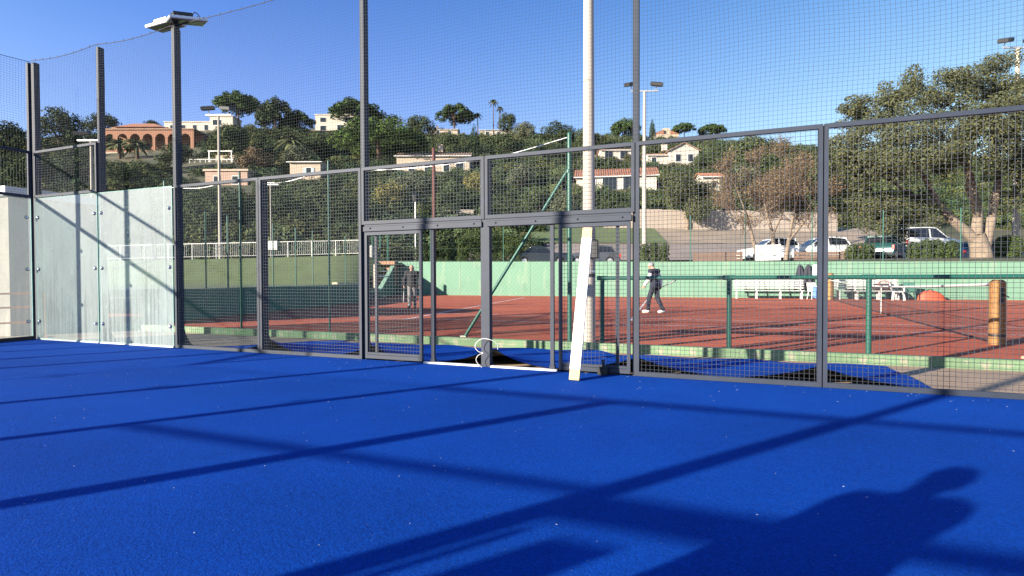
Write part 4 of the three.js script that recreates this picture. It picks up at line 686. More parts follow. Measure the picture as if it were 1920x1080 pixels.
// ---------- big trees on the car park verge ----------
const OAK = [[20.59, 11.54, -31.66, 0.92], [22.09, 11.44, -33.08, 1.72], [23.28, 11.11, -31.3, 1.91], [25.77, 12.1, -33.45, 2.18], [28.7, 13.6, -36.66, 2.05], [30.71, 12.56, -37.44, 1.98], [30.44, 10.37, -33.16, 2.48], [20.84, 8.04, -29.85, 2.05], [22.62, 7.86, -29.7, 2.31], [25.34, 8.77, -32.85, 2.31], [26.8, 8.88, -31.21, 2.31], [29.89, 8.77, -34.7, 1.98], [20.48, 6.21, -32.04, 1.65], [21.52, 4.98, -30.44, 1.72], [23.93, 5.71, -33.52, 1.58], [23.24, 4.01, -32.76, 1.06], [30.3, 6.9, -32.5, 1.98], [30.01, 5.94, -35.24, 1.06], [19.68, 8.57, -29.69, 1.39], [33.37, 8.87, -35.82, 2.64]];
function limb(pts, r0, r1) { const g = []; for (let i = 1; i < pts.length; i++) { const a = (i - 1) / (pts.length - 1), b = i / (pts.length - 1); g.push(rod(pts[i - 1], pts[i], r0 + (r1 - r0) * a, r0 + (r1 - r0) * b, 9)); if (i < pts.length - 1) g.push(new THREE.SphereGeometry((r0 + (r1 - r0) * b) * 0.99, 8, 6).translate(...pts[i])); } return g; }
{
  seed = 77; const o = [28.15, 2.15, -34.7], rel = p => [p[0] - o[0], p[1] - o[1], p[2] - o[2]], t = thing('evergreen_oak', 'huge spreading evergreen oak at the right, above the parked cars', 'tree', o);
  const L = (pts, a, b) => limb(pts.map(rel), a, b);
  obj('trunk', merge([...L([[28.2, 1.9, -34.7], [28.1, 2.9, -34.68], [27.8, 3.8, -34.55]], 0.62, 0.46)]), MT.bark, t);
  const br = [[[28, 3.3, -34.6], [26.6, 4.6, -34.1], [25.7, 5.6, -33.8], [24.8, 7.4, -33.5], [23.6, 9, -33]], [[27.8, 3.8, -34.5], [27.95, 5.2, -34.66], [27.5, 7.4, -34.5], [26.4, 10, -34]], [[28.3, 3.0, -34.74], [28.75, 5.1, -34.95], [29.2, 7.8, -35.2], [29, 11, -36]], [[25.7, 5.6, -33.8], [24, 6.3, -33], [22, 7.6, -31.6]], [[27.5, 7.4, -34.5], [26.2, 8.8, -32.6], [25.2, 9.5, -32]], [[29.2, 7.8, -35.2], [31, 9.6, -34.6]], [[27.9, 4.9, -34.6], [26.9, 6.6, -33.2], [26.5, 8, -31.8]]];
  br.forEach((q, i) => obj('branch', merge(L(q, i < 3 ? 0.34 : 0.2, 0.07)), MT.bark, t));
  const blobs = OAK.map(b => [b[0] - o[0], b[1] - o[1], b[2] - o[2], b[3], 0.95]); const extra = []; for (const b of blobs) for (let k = 0; k < 15; k++) { const a = rnd() * 6.28, z = rr(-0.75, 1), q = Math.sqrt(Math.max(0, 1 - z * z)), e = rr(0.55, 1.02); extra.push([b[0] + Math.cos(a) * q * b[3] * e, b[1] + z * b[3] * e, b[2] + Math.sin(a) * q * b[3] * e, b[3] * rr(0.2, 0.36), rr(0.6, 0.95)]); }
  obj('crown', leafCloud([...blobs.map(b => [b[0], b[1], b[2], b[3] * 0.74, 0.95]), ...extra], 115000, 0.04, { long: 1.8 }), LM.holm, t);
  // brown half bare tree
  const BR = [[13.93, 5.74, -28.31, 1.32], [15.24, 7.32, -30.6, 1.58], [16.7, 7.46, -30.09, 1.65], [17.75, 6.29, -29.25, 1.49], [15.82, 5.55, -30.16, 1.65], [17.5, 5.33, -31.81, 1.49], [14.54, 4.46, -28.62, 1.06], [18.39, 4.73, -29.75, 1.16], [13.64, 7.1, -28.67, 0.99]];
  const o2 = [16.2, 2.15, -30.0], r2 = p => [p[0] - o2[0], p[1] - o2[1], p[2] - o2[2]], tb = thing('brown_tree', 'brown half bare tree with several thin stems above the notice board', 'tree', o2), LB = (pts, a, b) => limb(pts.map(r2), a, b);
  const stems = [[[15.35, 2.0, -29.75], [14.95, 3.55, -29.59], [14.6, 5, -29.3], [14, 6.6, -28.8]], [[16.2, 2.0, -30.0], [16.1, 3.9, -30.1], [15.7, 5.3, -30], [15.4, 7.4, -30.4]], [[16.8, 2.0, -30.26], [17, 3.5, -30.4], [17.7, 4.4, -30.6], [18.3, 5.2, -30.3]], [[16.1, 3.9, -30.1], [16.7, 5.4, -30], [16.8, 7.6, -30.1]], [[17, 3.5, -30.4], [17.3, 5.4, -30.2], [17.5, 6.6, -29.5]]];
  stems.forEach((q, i) => obj(i < 3 ? 'stem' : 'branch', merge(LB(q, i < 3 ? 0.15 : 0.08, 0.03)), MT.bark, tb));
  const tw = new Wires(), tips = [], grow = (p, d, L, r, n) => {      // twigs that fork upwards and outwards
    const q = [p[0] + d.x * L, p[1] + d.y * L, p[2] + d.z * L], mid = [(p[0] + q[0]) / 2 + rr(-0.06, 0.06) * L, (p[1] + q[1]) / 2 + rr(-0.05, 0.05) * L, (p[2] + q[2]) / 2 + rr(-0.06, 0.06) * L];
    tw.line([p, mid, q], r); if (n <= 2) tips.push([...q, 0.3, 1]); if (n === 0) return;
    const m = n > 3 ? 4 : 3; for (let k = 0; k < m; k++) grow(k ? [p[0] + (q[0] - p[0]) * rr(0.45, 1), p[1] + (q[1] - p[1]) * rr(0.45, 1), p[2] + (q[2] - p[2]) * rr(0.45, 1)] : q, d.clone().add(V(rr(-0.75, 0.75), rr(-0.25, 0.6), rr(-0.75, 0.75))).normalize(), L * rr(0.6, 0.8), r * 0.62, n - 1);
  };
  for (const s of stems) { const e = r2(s[s.length - 1]), m = r2(s[s.length - 2]), d = V(e[0] - m[0], e[1] - m[1], e[2] - m[2]).normalize(); grow(e, d, 0.8, 0.03, 5); grow(m, V(rr(-0.9, 0.9), 0.7, rr(-0.6, 0.6)).normalize(), 1.1, 0.032, 5); grow(m, V(rr(-0.9, 0.9), 0.5, rr(-0.6, 0.6)).normalize(), 1.1, 0.03, 5); grow(m, V(rr(-1, 1), 0.35, rr(-0.6, 0.6)).normalize(), 1.0, 0.028, 5); }
  for (const b of BR) { const c = r2(b); for (let k = 0; k < 3; k++) grow([c[0] + rr(-0.3, 0.3), c[1] - b[3] * 0.7, c[2] + rr(-0.3, 0.3)], V(rr(-0.7, 0.7), 0.8, rr(-0.7, 0.7)).normalize(), b[3] * 0.55, 0.022, 4); }
  obj('twigs', tw.geo(), MT.twig, tb); obj('crown', leafCloud(tips, 13000, 0.026, { long: 2 }), LM.brown, tb);
  // round green tree in front of the cream wall
  const tg = thing('round_tree', 'rounded green tree with a short trunk in front of the cream wall', 'tree', [9.7, 5.7, -54.6]); obj('trunk', merge(limb([[0, -0.2, 0], [0.1, 1.6, 0], [-0.2, 2.8, 0]], 0.26, 0.18)), MT.bark, tg);
  const gb = []; for (let k = 0; k < 16; k++) gb.push([rr(-2.2, 2.2), rr(2.2, 6), rr(-2, 2), rr(0.8, 1.5), 1]); obj('crown', leafCloud(gb, 14000, 0.06, { long: 1.5 }), LM.holm, tg);
}
// ---------- hedges ----------
function hedge(pos, w, h, d, turn, n, label, mat = LM.hedge) { const t = thing('hedge', label, 'hedge', pos, turn), b = []; const cols = Math.max(2, Math.round(w / 0.7)); for (let i = 0; i < cols; i++) { const u = (i + 0.5) / cols - 0.5, e = 1 - Math.pow(Math.abs(u * 2), 4) * 0.35; for (let k = 0; k < 3; k++) b.push([u * (w - 0.5), h * (0.22 + 0.27 * k) * e, rr(-0.2, 0.2) * d, 0.5 * Math.max(0.7, h / 3), 0.95]); } obj('foliage', leafCloud(b, n * 2, 0.033, { long: 1.3 }), mat, t); obj('stem', rod([0, -0.1, 0], [0, h * 0.4, 0], 0.06, 0.04, 6), MT.darkBark, t); }
hedge([-3.5, 2.3, -31.2], 5.4, 2.9, 1.6, YAW, 9000, 'large clipped dark hedge behind the wall, left of the black car');
hedge([8.9, 2.2, -30.6], 2.4, 1.5, 1.2, 0.2, 3000, 'clipped hedge ball at the foot of the white floodlight mast');
hedge([20.6, 2.05, -29.6], 1.8, 1.15, 1, 0, 2600, 'low hedge left of the green car');
hedge([24.3, 2.0, -30.4], 2.9, 1.4, 1.1, 0, 4000, 'low hedge right of the green car');
hedge([30.4, 2.1, -37], 1.8, 2.0, 1.3, 0, 3000, 'round bush right of the big oak trunk');
hedge([-7.6, 2.2, -29.6], 3.4, 1.9, 1.2, YAW, 4200, 'dark hedge behind the corner of the green wall', LM.dark);
// ---------- villas ----------
function win(parent, x, y, z, w, h, shutters) { const f = obj('window', [bx(x - w / 2 - 0.08, x + w / 2 + 0.08, y + h, y + h + 0.1, z, z + 0.06), bx(x - w / 2 - 0.08, x + w / 2 + 0.08, y - 0.1, y, z, z + 0.08), bx(x - w / 2 - 0.08, x - w / 2, y, y + h, z, z + 0.06), bx(x + w / 2, x + w / 2 + 0.08, y, y + h, z, z + 0.06)], MT.whitePaint, parent); obj('pane', bx(x - w / 2, x + w / 2, y, y + h, z, z + 0.02), MT.paneDark, f); if (shutters) for (const s of [-1, 1]) obj('shutter', bx(x + s * (w / 2 + 0.1), x + s * (w / 2 + 0.1 + w * 0.5), y, y + h, z + 0.01, z + 0.07), shutters, parent); return f; }
function tiledSlope(parent, x0, x1, ya, za, yb, zb, m, pitch = 0.32, name = 'tile_row') { // rows of half round tiles running down the slope
  const n = Math.round((x1 - x0) / pitch); obj('roof_deck', (() => { const g = new THREE.BufferGeometry(), P = [[x0, ya - 0.05, za], [x1, ya - 0.05, za], [x1, yb - 0.05, zb], [x0, yb - 0.05, zb]]; g.setAttribute('position', new THREE.Float32BufferAttribute([0, 1, 2, 0, 2, 3].flatMap(i => P[i]), 3)); return metreUV(g); })(), m, parent);
  const L = Math.hypot(yb - ya, zb - za), g0 = new THREE.CylinderGeometry(pitch * 0.42, pitch * 0.46, L, 8, 1, true, Math.PI / 2, Math.PI); g0.rotateX(Math.atan2(zb - za, yb - ya)); const g = metreUV(g0);
  for (let k = 0; k < n; k++) { const t = obj(name, g, m, parent); t.position.set(x0 + (k + 0.5) * (x1 - x0) / n, (ya + yb) / 2, (za + zb) / 2); }
}
function gableHouse(name, label, pos, w, h, d, rise, wallM, roofM, o = {}) {
  const t = thing(name, label, 'house', pos, o.turn ?? YAW);
  obj('wall', bx(-w / 2, w / 2, -2.5, h, -d, 0), wallM, t);
  if (o.gable) { const s = new THREE.Shape(); s.moveTo(-w / 2, 0); s.lineTo(w / 2, 0); s.lineTo(0, rise); s.closePath(); obj('gable', metreUV(new THREE.ExtrudeGeometry(s, { depth: d - 0.02, bevelEnabled: false }).translate(0, h, -d + 0.01)), wallM, t); for (const q of [-1, 1]) obj('roof_slope', beam([q * (w / 2 + 0.4), h - rise * 0.8 / w + 0.1, -d / 2], [0, h + rise + 0.12, -d / 2], d + 0.8, 0.16), roofM, t); }
  else if (rise > 0) { tiledSlope(t, -w / 2 - 0.4, w / 2 + 0.4, h - 0.1, 0.45, h + rise, -d / 2, roofM, o.pitch || 0.45); tiledSlope(t, -w / 2 - 0.4, w / 2 + 0.4, h + rise - 0.01, -d / 2 - 0.02, h - 0.1, -d - 0.4, roofM, o.pitch || 0.45); obj('eave', bx(-w / 2 - 0.42, w / 2 + 0.42, h - 0.28, h - 0.16, 0.3, 0.5), MT.whitePaint, t); for (const q of [-1, 1]) { const s = new THREE.Shape(); s.moveTo(0.0, 0); s.lineTo(d, 0); s.lineTo(d / 2, rise - 0.08); s.closePath(); obj('gable', metreUV(new THREE.ExtrudeGeometry(s, { depth: 0.2, bevelEnabled: false }).rotateY(Math.PI / 2).translate(q * (w / 2 - 0.1) - 0.1, h, 0)), wallM, t); } }
  else obj('roof', bx(-w / 2 - 0.25, w / 2 + 0.25, h, h + 0.3, -d - 0.25, 0.25), roofM, t);
  for (const [x, y, ww, hh, sh] of o.win || []) win(t, x, y, 0.005, ww, hh, sh && MT.shutter);
  if (o.door) { const [x, ww, hh] = o.door; const dd = obj('door', bx(x - ww / 2, x + ww / 2, 0, hh, 0.004, 0.05), MT.brownWood, t); obj('handle', new THREE.SphereGeometry(0.05, 6, 5).translate(x + ww / 2 - 0.12, 1, 0.08), MT.alu, dd); }
  for (const [x, y, z, s] of o.chimney || []) { const c = obj('chimney', bx(x - s / 2, x + s / 2, y - 1.2, y, z - s / 2, z + s / 2), wallM, t); obj('cap', bx(x - s / 2 - 0.1, x + s / 2 + 0.1, y, y + 0.15, z - s / 2 - 0.1, z + s / 2 + 0.1), wallM, c); }
  return t;
}
{ // arched villa
  const w = 23, h = 5.1, t = thing('arched_villa', 'terracotta villa with a row of arches on the left hillside', 'house', [-120.5, 33.7, -86.1], YAW);
  const s = new THREE.Shape(); s.moveTo(-w / 2, -2); s.lineTo(w / 2, -2); s.lineTo(w / 2, h); s.lineTo(-w / 2, h); s.closePath();
  for (let k = 0; k < 7; k++) { const cx = -w / 2 + 2 + k * 3.15, r = 1.25, p = new THREE.Path(); p.moveTo(cx - r, 0); p.lineTo(cx - r, 2.9); p.absarc(cx, 2.9, r, Math.PI, 0, true); p.lineTo(cx + r, 0); p.closePath(); s.holes.push(p); }
  obj('arcade', metreUV(new THREE.ExtrudeGeometry(s, { depth: 0.5, bevelEnabled: false, curveSegments: 10 })), MT.terracotta, t);
  obj('wall', bx(-w / 2, w / 2, -2, h - 0.2, -6, -3.2), MT.terracotta, t); obj('gallery_roof', bx(-w / 2 - 0.3, w / 2 + 0.3, h, h + 0.3, -6, 0.8), MT.roofBrown, t); obj('floor', bx(-w / 2, w / 2, -2, 0, -3.2, -0.02), MT.stone, t);
  for (let k = 0; k < 4; k++) obj('window', bx(-w / 2 + 3 + k * 5, -w / 2 + 4.4 + k * 5, 0.2, 2.3, -3.19, -3.1), MT.paneDark, t);
  const up = obj('upper_storey', bx(-w / 2 - 1, 2, h + 0.3, h + 2.0, -9, -4), MT.terracotta, t); obj('roof', metreUV(new THREE.CylinderGeometry(3, 7, 1.3, 4, 1).rotateY(Math.PI / 4).scale(1.3, 1, 0.6).translate(-5, h + 2.6, -6.5)), MT.roofTile, t);
  obj('terrace_wall', bx(-w / 2 - 1, w / 2 + 3, -3, -0.8, 1.5, 2.1), MT.stone, t);
}
gableHouse('terrace_house', 'white balustraded terrace on the skyline above the arched villa', [-160.4, 53.0, -128.1], 17.5, 3.6, 6, 0, MT.plaster, MT.plaster, { win: [[-6, 0.8, 1.4, 1.8], [-2, 0.8, 1.4, 1.8], [2, 0.8, 1.4, 1.8], [6, 0.8, 1.4, 1.8]] });
gableHouse('overhang_house', 'flat overhanging roof house under the leftmost umbrella pine', [-148.5, 54.5, -131], 8, 3.5, 6, 0, MT.plaster, MT.cream, { win: [[-1.5, 0.6, 3, 1.8]] });
gableHouse('modern_house', 'white flat roofed modern house on the skyline left of the tall post', [-109.4, 51.6, -142.5], 13.5, 5.8, 7, 0, MT.plaster, MT.plaster, { win: [[-4, 0.6, 2, 1.6], [-4, 3.4, 2, 1.5], [2, 0.6, 2.4, 1.8], [4.6, 3.2, 2.4, 1.6]] });
gableHouse('small_house', 'small cream house with one shuttered window on the left hillside', [-50.5, 17.2, -63.3], 5, 3.5, 4.5, 0.5, MT.cream, MT.roofTile, { win: [[0.6, 1.3, 0.8, 1.1, 1]] });
gableHouse('pink_house', 'low pinkish house behind the pale mast on the left', [-58.9, 15.4, -55.4], 6.6, 2.8, 4, 0, MT.pink, MT.cream, { win: [[-1.5, 0.8, 0.9, 1.2], [1.4, 0.8, 0.9, 1.2]] });
gableHouse('long_house', 'long cream house with a chimney behind the big green pine', [-36.5, 20.6, -80.8], 13.5, 3.6, 6, 1.2, MT.cream, MT.roofBrown, { chimney: [[1.2, 5.8, -2, 0.9]], win: [[-4, 0.6, 1.1, 1.5], [-1, 0.6, 1.1, 1.5], [2.5, 0.6, 1.1, 1.5], [5, 0.2, 1.4, 2]] });
gableHouse('tiled_house', 'small tiled house on the skyline under the umbrella pine', [-76.2, 51.0, -158.7], 9.5, 2.4, 6, 0.9, MT.cream, MT.roofTile, { chimney: [[-2.5, 3.8, -2, 0.6]], win: [[-2, 0.6, 1, 1.2], [2, 0.6, 1, 1.2]] });
gableHouse('white_house', 'low white house on the skyline below the tall palms', [-60.3, 51.2, -167.6], 11.3, 2.6, 6, 0.8, MT.plaster, MT.roofTile, { win: [[-3, 0.6, 1.2, 1.3], [1, 0.6, 1.2, 1.3]] });
gableHouse('white_cottage', 'tiny white house on the skyline right of the palms', [-50.6, 51.2, -171.3], 4.6, 2.7, 4, 0.5, MT.plaster, MT.roofTile, { win: [[0, 0.8, 1, 1.2]] });
gableHouse('gabled_villa', 'white gabled villa on the hillside right of the floodlight mast', [5.9, 26.2, -116.5], 6.4, 3.0, 6, 1.6, MT.plaster, MT.roofBrown, { gable: true, win: [[-1.3, 0.6, 1.1, 1.6, 0], [1.4, 0.6, 1.1, 1.6, 0]] });
gableHouse('villa_wing', 'white wing with a chimney left of the gabled villa', [0.6, 26.0, -115.2], 4.8, 2.5, 5, 0.8, MT.plaster, MT.roofTile, { chimney: [[1.7, 4.9, -1.5, 1.0]], win: [[-1, 0.7, 1, 1.2]] });
gableHouse('veranda_house', 'white house with a veranda left of the gabled villa', [-9.5, 29.2, -121], 7.5, 2.6, 5, 0.7, MT.plaster, MT.roofTile, { win: [[-2, 0.4, 1.8, 1.8], [1.6, 0.4, 1.8, 1.8]] });
gableHouse('red_roof_house', 'white house with a long red tiled roof behind the concrete pole', [-2.1, 14.9, -77.9], 12.4, 2.55, 6.5, 1.75, MT.plaster, MT.roofTile, { pitch: 0.36, turn: YAW - 0.15, win: [[-4, 0.5, 1.6, 1.7], [-1, 0.2, 2.2, 2], [2.2, 0.2, 2.2, 2]] });
gableHouse('red_roof_annex', 'small white annex with a red roof right of the rounded trees', [12.1, 14.9, -85], 3.2, 2.7, 4, 0.9, MT.plaster, MT.roofTile, { pitch: 0.36, win: [[0.2, 0.9, 0.8, 1]] });
{ // ruin like stone house on the crest
  const t = thing('stone_house', 'ochre stone house on the crest between cypress and umbrella pines', 'house', [-4.4, 49.4, -188.9], YAW); obj('wall', bx(-4.4, 4.6, -2, 2.6, -5, 0), MT.stone, t); obj('tower', bx(-0.6, 1.6, 2.6, 4.9, -4, -0.6), MT.stone, t);
  const s = new THREE.Shape(); s.moveTo(-4.8, 2.6); s.lineTo(-0.7, 2.6); s.lineTo(-0.7, 4.2); s.closePath(); obj('roof', metreUV(new THREE.ExtrudeGeometry(s, { depth: 5.2, bevelEnabled: false }).translate(0, 0, -5.1)), MT.roofTile, t); const s2 = new THREE.Shape(); s2.moveTo(1.7, 2.6); s2.lineTo(5, 2.6); s2.lineTo(1.7, 3.9); s2.closePath(); obj('roof', metreUV(new THREE.ExtrudeGeometry(s2, { depth: 5.2, bevelEnabled: false }).translate(0, 0, -5.1)), MT.roofTile, t); obj('window', bx(-3, -2, 0.4, 1.7, 0.002, 0.05), MT.paneDark, t);
}
{ const t = thing('retaining_wall', 'ochre stone terrace wall left of the veranda house', 'wall', [-15.5, 29.5, -123.5], YAW); for (let r = 0; r < 4; r++) for (let k = 0; k < 9; k++) obj('stone', bx(-5 + k * 1.1 + (r % 2) * 0.3, -5 + k * 1.1 + 1.05 + (r % 2) * 0.3, r * 0.55 - 0.3, r * 0.55 + 0.22, -0.5, rr(0, 0.06)), MT.stone, t); }
{ const t = thing('terrace_pergola', 'white framed pergola and balustrade left of the pale mast', 'pergola', [-81.8, 24.3, -72.2], YAW); obj('deck', bx(-5, 4, -1, 0.1, -3, 0), MT.plaster, t); for (const x of [-0.9, 3.6]) obj('post', bx(x - 0.09, x + 0.09, 0.1, 2.7, -0.2, -0.02), MT.whitePaint, t); obj('beam', bx(-1.1, 3.8, 2.7, 2.9, -0.25, 0.05), MT.whitePaint, t); for (let k = 0; k < 9; k++) obj('baluster', bx(-4.9 + k * 1.08, -4.82 + k * 1.08, 0.1, 1.1, -0.1, -0.02), MT.whitePaint, t); obj('handrail', bx(-5, 4, 1.1, 1.2, -0.13, 0.02), MT.whitePaint, t); obj('back_wall', bx(-1.1, 3.8, 0.1, 2.6, -3, -2.8), MT.stone, t); }
{ // cream wall behind the lawn
  const t = thing('cream_wall', 'long cream boundary wall behind the lawn', 'wall'); const a = [1.2, -51.8], b = [25, -60.5]; for (let k = 0; k < 8; k++) { const x0 = a[0] + (b[0] - a[0]) * k / 8, z0 = a[1] + (b[1] - a[1]) * k / 8, x1 = a[0] + (b[0] - a[0]) * (k + 0.995) / 8, z1 = a[1] + (b[1] - a[1]) * (k + 0.995) / 8, y = ground((x0 + x1) / 2, (z0 + z1) / 2); obj('panel', beam([x0, y + 0.6, z0], [x1, y + 0.6, z1], 0.3, 4.0), MT.wallCream, t); }
  const p = thing('pale_wall', 'short pale wall in the bushes above the big clipped hedge', 'wall', [-15.8, 7.6, -50.2], YAW); obj('panel', bx(-2, 1.8, -0.5, 1.7, -0.3, 0), MT.wallCream, p); obj('coping', bx(-2.1, 1.9, 1.7, 1.82, -0.36, 0.06), MT.cement, p);
}
// ---------- cars ----------
function car(pos, turn, L, H, W, rgb, label, o = {}) {               // length along x, nose at +x
  const t = thing('parked_car', label, 'car', pos, turn), paint = new THREE.MeshPhysicalMaterial({ roughness: 0.35, metalness: 0.1, clearcoat: 1, clearcoatRoughness: 0.08, side: THREE.DoubleSide }); paint.color.setRGB(...rgb);
  const hb = 0.62 * H, f = L / 2, ext = (s, w, b = 0.05) => { const g = new THREE.ExtrudeGeometry(s, { depth: w - 2 * b, bevelEnabled: true, bevelSize: b, bevelThickness: b, bevelSegments: 2, curveSegments: 8 }); g.translate(0, 0, -(w - 2 * b) / 2); return g; };
  const xr = -f * 0.62, xf = f * 0.6, rw = 0.32, s = new THREE.Shape();
  s.moveTo(-f + 0.05, 0.3); s.lineTo(xr - rw - 0.04, 0.24); s.absarc(xr, 0.3, rw + 0.05, Math.PI, 0, true); s.lineTo(xf - rw - 0.05, 0.22); s.absarc(xf, 0.3, rw + 0.05, Math.PI, 0, true); s.lineTo(f - 0.05, 0.26); s.quadraticCurveTo(f + 0.02, 0.5, f - 0.08, 0.62 * hb + 0.18); s.quadraticCurveTo(f * 0.7, hb - 0.04, f * 0.42, hb + 0.02); s.lineTo(-f * (o.van ? 0.96 : 0.86), hb + 0.05); s.quadraticCurveTo(-f - 0.02, hb * 0.8, -f + 0.05, 0.3);
  obj('body', ext(s, W), paint, t);
  const c = new THREE.Shape(), rx = o.van ? -f * 0.95 : o.sedan ? -f * 0.72 : -f * 0.88, rt = o.van ? -f * 0.92 : o.sedan ? -f * 0.38 : -f * 0.7; c.moveTo(rx, hb); c.lineTo(rt, H - 0.08); c.quadraticCurveTo(0, H + 0.03, f * 0.08, H - 0.1); c.lineTo(f * 0.46, hb); c.closePath();
  const cab = ext(c, W * 0.86, 0.06), p = cab.attributes.position; for (let i = 0; i < p.count; i++) p.setZ(i, p.getZ(i) * (1 - 0.16 * Math.max(0, (p.getY(i) - hb) / (H - hb)))); cab.computeVertexNormals(); obj('window', cab, MT.paneDark, t);
  const rf = new THREE.Shape(); rf.moveTo(rt - 0.08, H - 0.1); rf.quadraticCurveTo(-f * 0.1, H + 0.07, f * 0.12, H - 0.09); rf.lineTo(f * 0.1, H - 0.05); rf.quadraticCurveTo(-f * 0.1, H + 0.1, rt - 0.06, H - 0.03); rf.closePath(); obj('roof', ext(rf, W * 0.76, 0.02), paint, t);
  for (const z of [-1, 1]) { const zz = z * W * 0.43, zt = z * W * 0.365; for (const [x0, x1, w] of [[rx + 0.03, rt - 0.02, 0.13], [f * 0.46, f * 0.09, 0.07], [-f * 0.16, -f * 0.16, 0.09]]) obj('pillar', beam([x0, hb, zz], [x1, H - 0.08, zt], w, 0.05), paint, t); const mr = obj('mirror', new THREE.SphereGeometry(0.1, 8, 6).scale(0.7, 0.8, 1.1).translate(f * 0.36, hb + 0.08, z * W * 0.53), paint, t); for (const x of [xr, xf]) { const wh = new THREE.Group(); wh.name = 'wheel'; wh.position.set(x, 0.31, z * (W / 2 - 0.11)); t.add(wh); obj('tyre', new THREE.TorusGeometry(0.235, 0.085, 8, 20), MT.rubber, wh); obj('rim', new THREE.CylinderGeometry(0.2, 0.2, 0.14, 16).rotateX(Math.PI / 2), MT.alu, wh); }
    obj('headlight', new THREE.SphereGeometry(0.13, 8, 6).scale(0.5, 0.6, 1).translate(f - 0.1, 0.62, z * W * 0.36), MT.chrome, t); obj('taillight', bx(-f - 0.01, -f + 0.12, hb * 0.62, hb * 0.92, z * W * 0.5 - 0.1, z * W * 0.5 + 0.012), M([0.5, 0.03, 0.015], 0.25), t); obj('door_handle', bx(-f * 0.1, -f * 0.02, hb - 0.14, hb - 0.11, z * W * 0.505 - 0.01, z * W * 0.505 + 0.01), MT.lampBlack, t); }
  obj('number_plate', bx(-f - 0.02, -f + 0.02, hb * 0.58, hb * 0.58 + 0.12, -0.26, 0.26), MT.whitePaint, t); obj('bumper', cbx(-f - 0.03, -f + 0.12, 0.28, 0.42, -W / 2 + 0.05, W / 2 - 0.05, 0.02), o.darkBumper ? MT.rubber : paint, t); obj('underside', bx(-f + 0.2, f - 0.2, 0.16, 0.3, -W / 2 + 0.2, W / 2 - 0.2), MT.rubber, t); return t;
}
const GY = 2.262;
car([16.1, GY, -32.2], Math.PI + 0.35, 3.7, 1.5, 1.65, [0.72, 0.72, 0.70], 'white hatchback behind the notice board');
car([18.95, GY, -32.9], Math.PI + 0.33, 4.0, 1.52, 1.7, [0.70, 0.71, 0.72], 'white car right of the notice board, behind the brown fence boards');
car([22.6, GY, -32.6], 1.12, 3.8, 1.48, 1.66, [0.006, 0.055, 0.055], 'dark teal car seen from behind between two hedges', { darkBumper: true });
car([28.2, GY + 0.5, -44.5], 0.5, 5.2, 2.3, 2.0, [0.75, 0.75, 0.73], 'white van parked in the shade behind the big oak', { van: true });
car([0.0, GY, -33.4], 0.36, 4.5, 1.45, 1.75, [0.012, 0.012, 0.015], 'black car behind the wall, left of the green post', { sedan: true });
car([3.6, GY, -35.0], Math.PI + 0.4, 4.2, 1.48, 1.72, [0.06, 0.062, 0.07], 'dark grey car behind the concrete pole');
car([30.6, GY, -40.6], 0.3, 4.3, 1.45, 1.72, [0.02, 0.025, 0.05], 'dark blue car right of the big oak trunk');
{ const t = thing('board_fence', 'brown wooden board fence in front of the second white car', 'fence', [18.7, 2.12, -29.7], 0.05); for (const y of [0.06, 0.26, 0.46]) obj('board', cbx(-1.5, 1.5, y, y + 0.17, -0.02, 0.02, 0.004), MT.brownWood, t); for (const x of [-1.4, 0, 1.4]) obj('post', cbx(x - 0.05, x + 0.05, -0.1, 0.7, -0.07, -0.021, 0.005), MT.brownWood, t); const u = copy(t, 'brown wooden board fence left of the notice board', [12.9, 2.2, -30.0], 0.1); }
